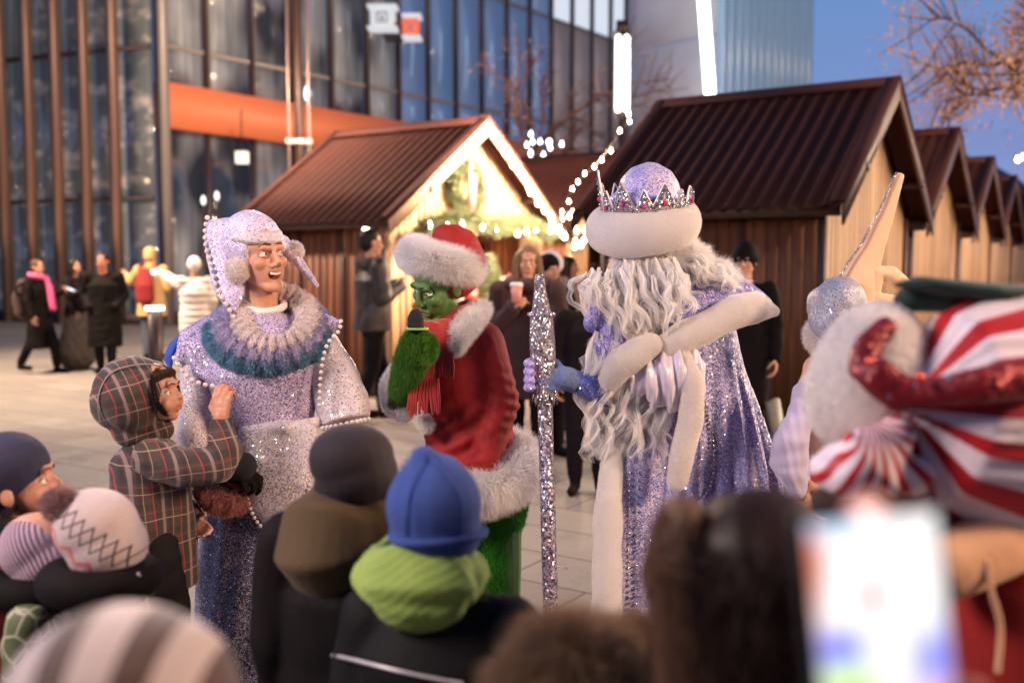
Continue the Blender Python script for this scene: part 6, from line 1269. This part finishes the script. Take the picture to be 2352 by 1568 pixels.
simple_coat(r, J, k, BLK2, .5, vox=.012)
# phone and hand
Rp = rotm(-6, 0, 4) @ rotm(0, -5, 0); pc = P(2022, 1508, .50)
ph = thing('phone', pc, 'bright glowing smartphone held up at the lower right', 'phone')
obj('case', blob([loft([pc + Rp @ A([x, 0, -.074]), pc + Rp @ A([x, 0, .074])], .0045, .0045) for x in (-.034, .034)] + [box(pc, (.068, .009, .150), Rp)], .0016, 1), smat('phone_case', (.02, .02, .025), .3), ph)
t = NT('screen_image'); vv = t.n('VectorMath', {0: t.co, 1: [float(a) for a in pc]}, operation='SUBTRACT').outputs[0]; x, y, z = t.sep(vv); z = t.math('SUBTRACT', z, .031)
def spot(cx_, cz_, rx, rz): 
    a = t.math('POWER', t.math('DIVIDE', t.math('SUBTRACT', x, cx_), rx), 2); b = t.math('POWER', t.math('DIVIDE', t.math('SUBTRACT', z, cz_), rz), 2); return t.math('POWER', 2.718, t.math('MULTIPLY', t.math('ADD', a, b), -1))
c = t.mix(spot(-.024, -.024, .014, .010), (1.0, .98, .98), (.06, .05, .95)); c = t.mix(spot(-.018, -.048, .017, .016), c, (.50, .85, .12)); c = t.mix(spot(-.006, .002, .0035, .009), c, (.85, .06, .03)); c = t.mix(spot(.026, -.030, .012, .016), c, (.20, .22, .98)); c = t.mix(spot(.012, -.055, .008, .010), c, (.95, .40, .28)); c = t.mix(spot(.033, -.055, .010, .012), c, (.65, .04, .35)); c = t.mix(spot(-.036, .02, .006, .03), c, (.92, .22, .12)); c = t.mix(spot(-.030, .040, .02, .008), c, (.45, .68, .92))
t.bsdf(col=(.02, .02, .02), emit=c, es=1.25, rough=.9, spec=0.0); obj('screen', box(pc + Rp @ A([0, -.0060, 0]), (.067, .0012, .145), Rp), t.m, ph, smooth=False)
hp_ = chain([P(2205, 2100, .56), P(2120, 1990, .535)], [.030, .030]) + [ell(P(2110, 1900, .535), (.040, .016, .046))]
for i, (x0, y0) in enumerate(((2248, 1600), (2250, 1700), (2246, 1790), (2238, 1870))): hp_ += chain([P(2150 + 0, y0 + 60, .535), P(2225, y0 + 20, .520), P(x0 - 20, y0, .500)], [.011, .010, .0085])
hp_ += chain([P(2060, 1960, .53), P(1900, 1900, .50), P(1835, 1800, .492)], [.014, .012, .010])
obj('hand', blob(hp_, .004, 3), SK, r, col=(1, 1, 1))
obj('arm', blob(chain([J['elR'], P(2205, 2100, .56)], [.05, .038]), .008, 3), BLK2, r)
MAT['fingerlit'] = skinmat('fingertip', (.75, .40, .33), .4)
obj('fingertip', blob(chain([P(1990, 1240, .515), P(1994, 1180, .512)], [.012, .0115]) , .003, 2), MAT['fingerlit'], r, col=(1, 1, 1)); obj('fingertip', blob(chain([P(2120, 1230, .515), P(2112, 1180, .513)], [.008, .0075]), .003, 2), MAT['fingerlit'], r, col=(1, 1, 1))
fl_ = obj('flash', ell(P(1994, 1182, .504), (.0075, .003, .005)), emat('flash_glow', (1, .62, .55), 2.2), ph)
# ============ striped hat at the lower left
YS2 = .78; Q = lambda x, y, d=0: P(x, y, YS2 + d)
t = NT('stripe_hat'); c0 = Q(265, 1620); vv = t.n('VectorMath', {0: t.co, 1: [float(a) for a in c0]}, operation='SUBTRACT').outputs[0]; x, y, z = t.sep(vv)
an = t.math('ARCTAN2', x, t.math('ADD', z, .26)); f = t.math('SINE', t.math('MULTIPLY', t.math('ADD', an, .02), 34)); n = t.noise(160, 3)
t.bsdf(col=t.mix(t.math('GREATER_THAN', f, -.15), (.070, .034, .024), (.48, .38, .35)), rough=.9, sheen=.4, nrm=t.bump(n.outputs[0], .5, .003))
r, J, R, k, T, hR = child(278, 1745, YS2, 1, 178, 'person in striped cream and brown knit hat in the near foreground', hs=.90, vox=.010, face=False, isch=False)
obj('knit_hat', wrinkle(*blob([ell(Q(272, 1640), (.096, .105, .088)), ell(Q(285, 1720), (.104, .108, .078))], .006, 4), .003, 20, 4), t.m, r)
simple_coat(r, J, k, BLK2, .5, vox=.012)

# ============ performer with the tall horned headdress behind
YX = 3.25; Q = lambda x, y, d=0: P(x, y, YX + d)
kx = thing('person', (Q(1960, 1000)[0], YX, 0), 'person in white coat and tall horned headdress behind the striped candy costume', 'person')
J = full_joints(Q(1960, 1080, .05), Q(1930, 820, .03), Q(1930, 740, 0), Q(1880, 850, -.03), Q(1830, 980, -.06), Q(1840, 1090, -.08), Q(2000, 850, .05), Q(2040, 960, .05), Q(2040, 1080, .0), (1, .1, 0))
hR = frame(150, 0, 0); pr, T = body_prims(J, 1.0, None, (.5, .5), headR=hR); hv, ht = face_sculpt(blob(pr, .008, 2), T, hR, 1.0); obj('body', hv, SK, kx, col=ht); eyes(kx, T, hR, 1.0)
GSEQ = sequin('grey_sequins', [(.20, .22, .32), (.30, .31, .42), (.42, .42, .54)], scale=290, spark=.03, darks=.05, dark=(.12, .13, .22), metal=.15, tilt=.5)
obj('cap', wrinkle(*blob(hair_cap(J['head'], hR, 1.08) + [ell(Q(1908, 700, 0), (.075, .09, .075)), ell(Q(1920, 735, 0), (.085, .09, .07))], .007, 3), .006, 28), GSEQ, kx)
obj('hair', fur(blob([ell(Q(1890, 770, .0), (.055, .07, .06)), ell(Q(1920, 800, 0), (.07, .07, .06))], .008, 3), 9000, .02, .001, cw=.2, rnd=.6), PLU, kx)
FELT = cloth('cream_felt', (.80, .54, .36), sheen=.3, bs=200)
hn = obj('headdress', blob([loft([Q(1968, 800, .03), Q(1962, 720, .03), Q(1970, 650, .04), Q(2008, 560, .05), Q(2040, 480, .06), Q(2068, 402, .07)], [.078, .072, .062, .038, .026, .015], [.030, .026, .024, .016, .012, .008], side=(1, 0, .35), n=24)], .005, 3), FELT, kx)
obj('bead_trim', beadline([Q(1926, 640, .01), Q(1953, 597, .02), Q(1979, 560, .025), Q(2002, 517, .035), Q(2021, 480, .04), Q(2041, 437, .05), Q(2059, 398, .055)], .0055, .011), SIL, hn)
obj('bow', blob([loft([Q(1998, 685, .05), Q(2012, 625, .05), Q(2045, 630, .05), Q(2095, 665, .06)], [.030, .034, .030, .02], [.02, .03, .03, .02], side=(0, 0, 1)), rc(Q(2000, 690, .05), .03, Q(2080, 700, .06), .028)], .005, 3), FELT, kx)
plushx = lambda name, prims, n, s: obj(name, fur(wrinkle(*blob(prims, .008, 4), .004, 16, s), n, .010, .0009, cw=0, rnd=.7, seed=s), PLU, kx)
plushx('shoulder_fur', [ell(Q(1862, 905, -.06), (.040, .05, .065)), ell(Q(1890, 880, 0), (.06, .07, .07)), loft([Q(1895, 860, .02), Q(1890, 960, 0), Q(1885, 1060, 0)], [.05, .06, .06])], 20000, 4)
SLI = cloth('lilac_cloth', (.50, .45, .66), sheen=.4, bs=40)
obj('sleeve', wrinkle(*blob([loft([Q(1842, 945, -.08), Q(1815, 1010, -.10), Q(1812, 1070, -.10), Q(1830, 1110, -.08)], [.045, .058, .062, .045], [.05, .06, .06, .05]), rc(Q(1842, 900, -.06), .035, Q(1842, 960, -.07), .04)], .006, 4), .008, 22, 3), SLI, kx)
obj('coat', wrinkle(*blob([loft([A([Q(1970, 1300)[0], YX + .05, .15]), Q(1970, 1300, .05), Q(1965, 1100, .05), Q(1950, 950, .03), Q(1935, 850, .03)], [.22, .20, .17, .15, .09], [.2, .19, .16, .14, .08], round_=False, n=26)], .010, 4), .010, 10, 3), cloth('white_coat', (.62, .58, .66)), kx)
shoes(kx, J, 1.0, BLK)
# ============ performer in the striped candy costume
YC = 1.62; Q = lambda x, y, d=0: P(x, y, YC + d)
cd = thing('person', (Q(2300, 1000)[0], YC, 0), 'person in puffy red and white striped candy costume at the right edge', 'person')
hc = Q(2300, 905, .1); hh = 1.62; J, R, k = standing((hc[0], hc[1]), 1.42, 20, 0, ('down', 'down')); hR = frame(20)
pr, T = body_prims(J, k, R, (.4, .4), headR=hR); hv, ht = face_sculpt(blob(pr, .010, 2), T, hR, k); obj('body', hv, SK, cd, col=ht); eyes(cd, T, hR, k)
def radial(name, pole, n_, wfrac=.42, axis=(1, .5, 0), up=(0, 0, 1)):
    """stripes running out from a gathered point"""
    ax = unit(axis); uu = unit(A(up, float) - ax * np.dot(up, ax)); ww = np.cross(ax, uu); t = NT(name)
    v = t.n('VectorMath', {0: t.co, 1: [float(a) for a in pole]}, operation='SUBTRACT').outputs[0]
    a = t.n('VectorMath', {0: v, 1: [float(q) for q in uu]}, operation='DOT_PRODUCT').outputs['Value']; b = t.n('VectorMath', {0: v, 1: [float(q) for q in ww]}, operation='DOT_PRODUCT').outputs['Value']
    an = t.math('ARCTAN2', a, b); f = t.math('FRACT', t.math('MULTIPLY', an, n_ / 6.2832)); n = t.noise(6, 2)
    t.bsdf(col=t.mix(t.math('LESS_THAN', f, wfrac), (.78, .66, .72), t.mix(n.outputs[0], (.40, .008, .014), (.55, .012, .02))), rough=.5, sheen=.1, spec=.4); return t.m
pole = Q(2062, 935, -.10)
M1 = radial('candy_stripes', pole, 11, .42, axis=(1, .25, -.05))
puff = [loft([Q(2085, 925, -.07), Q(2160, 935, -.06), Q(2260, 950, -.02), Q(2400, 955, .02), Q(2540, 960, .04)], [.045, .150, .205, .225, .21], [.05, .12, .16, .18, .17], side=(0, 0, 1), n=40)]
V, F = blob(puff, .008, 5); N = vnormals(V, F); an = np.arctan2(V[:, 2] - pole[2], V[:, 1] - pole[1]); V = V + N * (.0025 * np.cos(an * 24))[:, None]
obj('striped_puff', (V, F), M1, cd)
obj('striped_ruffle', wrinkle(*blob([loft([Q(2060, 1000, -.12), Q(2000, 1060, -.12), Q(1950, 1090, -.11)], [.03, .07, .05], [.03, .05, .04], side=(1, 0, .6)), ell(Q(1960, 1075, -.10), (.072, .05, .042)), ell(Q(2080, 1090, -.10), (.05, .04, .035))], .006, 4), .004, 30), radial('candy_ruffle', Q(1990, 960, -.12), 22, .45, axis=(0, 1, 0)), cd)
obj('fluffy_hood', fur(wrinkle(*blob([ell(Q(1985, 880, -.02), (.088, .09, .118), rotm(0, 14, 0)), ell(Q(2010, 800, .0), (.075, .08, .07)), ell(Q(2010, 965, -.03), (.07, .06, .065))], .008, 5), .005, 9, 3), 20000, .010, .001, cw=0, rnd=.7, seed=41), PLU, cd)
RG = sequin('red_glitter', [(.10, .004, .008), (.20, .006, .012), (.32, .01, .02)], scale=150, spark=.02, metal=.4, tilt=.5)
obj('glitter_band', blob([loft([Q(1965, 850, -.11), Q(2010, 860, -.13), Q(2065, 905, -.14), Q(2130, 905, -.16), Q(2250, 885, -.19), Q(2400, 865, -.18)], [.014, .030, .032, .022, .028, .034], [.012, .02, .022, .018, .02, .02], side=(0, 0, 1), n=20), loft([Q(1968, 850, -.11), Q(1990, 800, -.10), Q(2040, 745, -.08)], [.016, .024, .018], [.012, .014, .012], side=(1, 0, 0))], .006, 4), RG, cd)
for i, (x, y) in enumerate(((2112, 866), (2160, 884), (1998, 830))): obj('red_bauble', ell(Q(x, y, -.185 + .03 * i), .0075), smat('bauble', (.8, .12, .08), .08, metal=.6, bump=0), cd)
obj('brim', blob([loft([Q(2060, 655, .0), Q(2110, 650, .0), Q(2230, 668, .0), Q(2420, 680, .05)], [.02, .05, .08, .09], [.005, .012, .016, .016], side=(0, 1, 0)), loft([Q(2080, 690, .05), Q(2200, 690, .05), Q(2400, 700, .06)], [.03, .05, .06], [.02, .02, .02], side=(0, 1, 0))], .006, 3), cloth('dark_green_felt', (.006, .026, .020)), cd)
CRM = cloth('cream_sleeve', (.62, .34, .20), bs=60); RDC = cloth('red_cloth', (.30, .012, .010), bs=50)
obj('sleeve', wrinkle(*blob([loft([Q(2440, 1160, .0), Q(2330, 1225, -.06), Q(2230, 1275, -.10), Q(2160, 1305, -.12)], [.075, .060, .055, .050], [.06, .05, .05, .045], side=(0, 0, 1), n=24)], .007, 4), .003, 14), CRM, cd)
obj('skirt', wrinkle(*blob([loft([A([Q(2380, 1600)[0], YC, .2]), Q(2360, 1650, .0), Q(2330, 1480, .0), Q(2330, 1350, .0), Q(2350, 1200, .02)], [.24, .17, .14, .13, .12], [.2, .15, .13, .12, .10], round_=False, n=26)], .009, 4), .006, 10), RDC, cd)
obj('cord', loft(smooth_path([Q(2268, 1290, -.15), Q(2278, 1360, -.155), Q(2298, 1440, -.15), Q(2292, 1540, -.15)]), .0055, n=8), CRM, cd)
obj('dark_collar', blob([loft([Q(1895, 1150, -.0), Q(2000, 1145, -.03), Q(2120, 1150, -.04), Q(2200, 1175, -.02)], [.025, .035, .035, .03], [.04, .05, .05, .04], side=(0, 0, 1)), loft([Q(2040, 1160, .02), Q(2050, 1350, .03), Q(2060, 1600, .04)], [.10, .12, .13], [.06, .07, .08])], .008, 3), cloth('dark_brown_cloth', (.035, .014, .010)), cd)
shoes(cd, J, k, BLK)
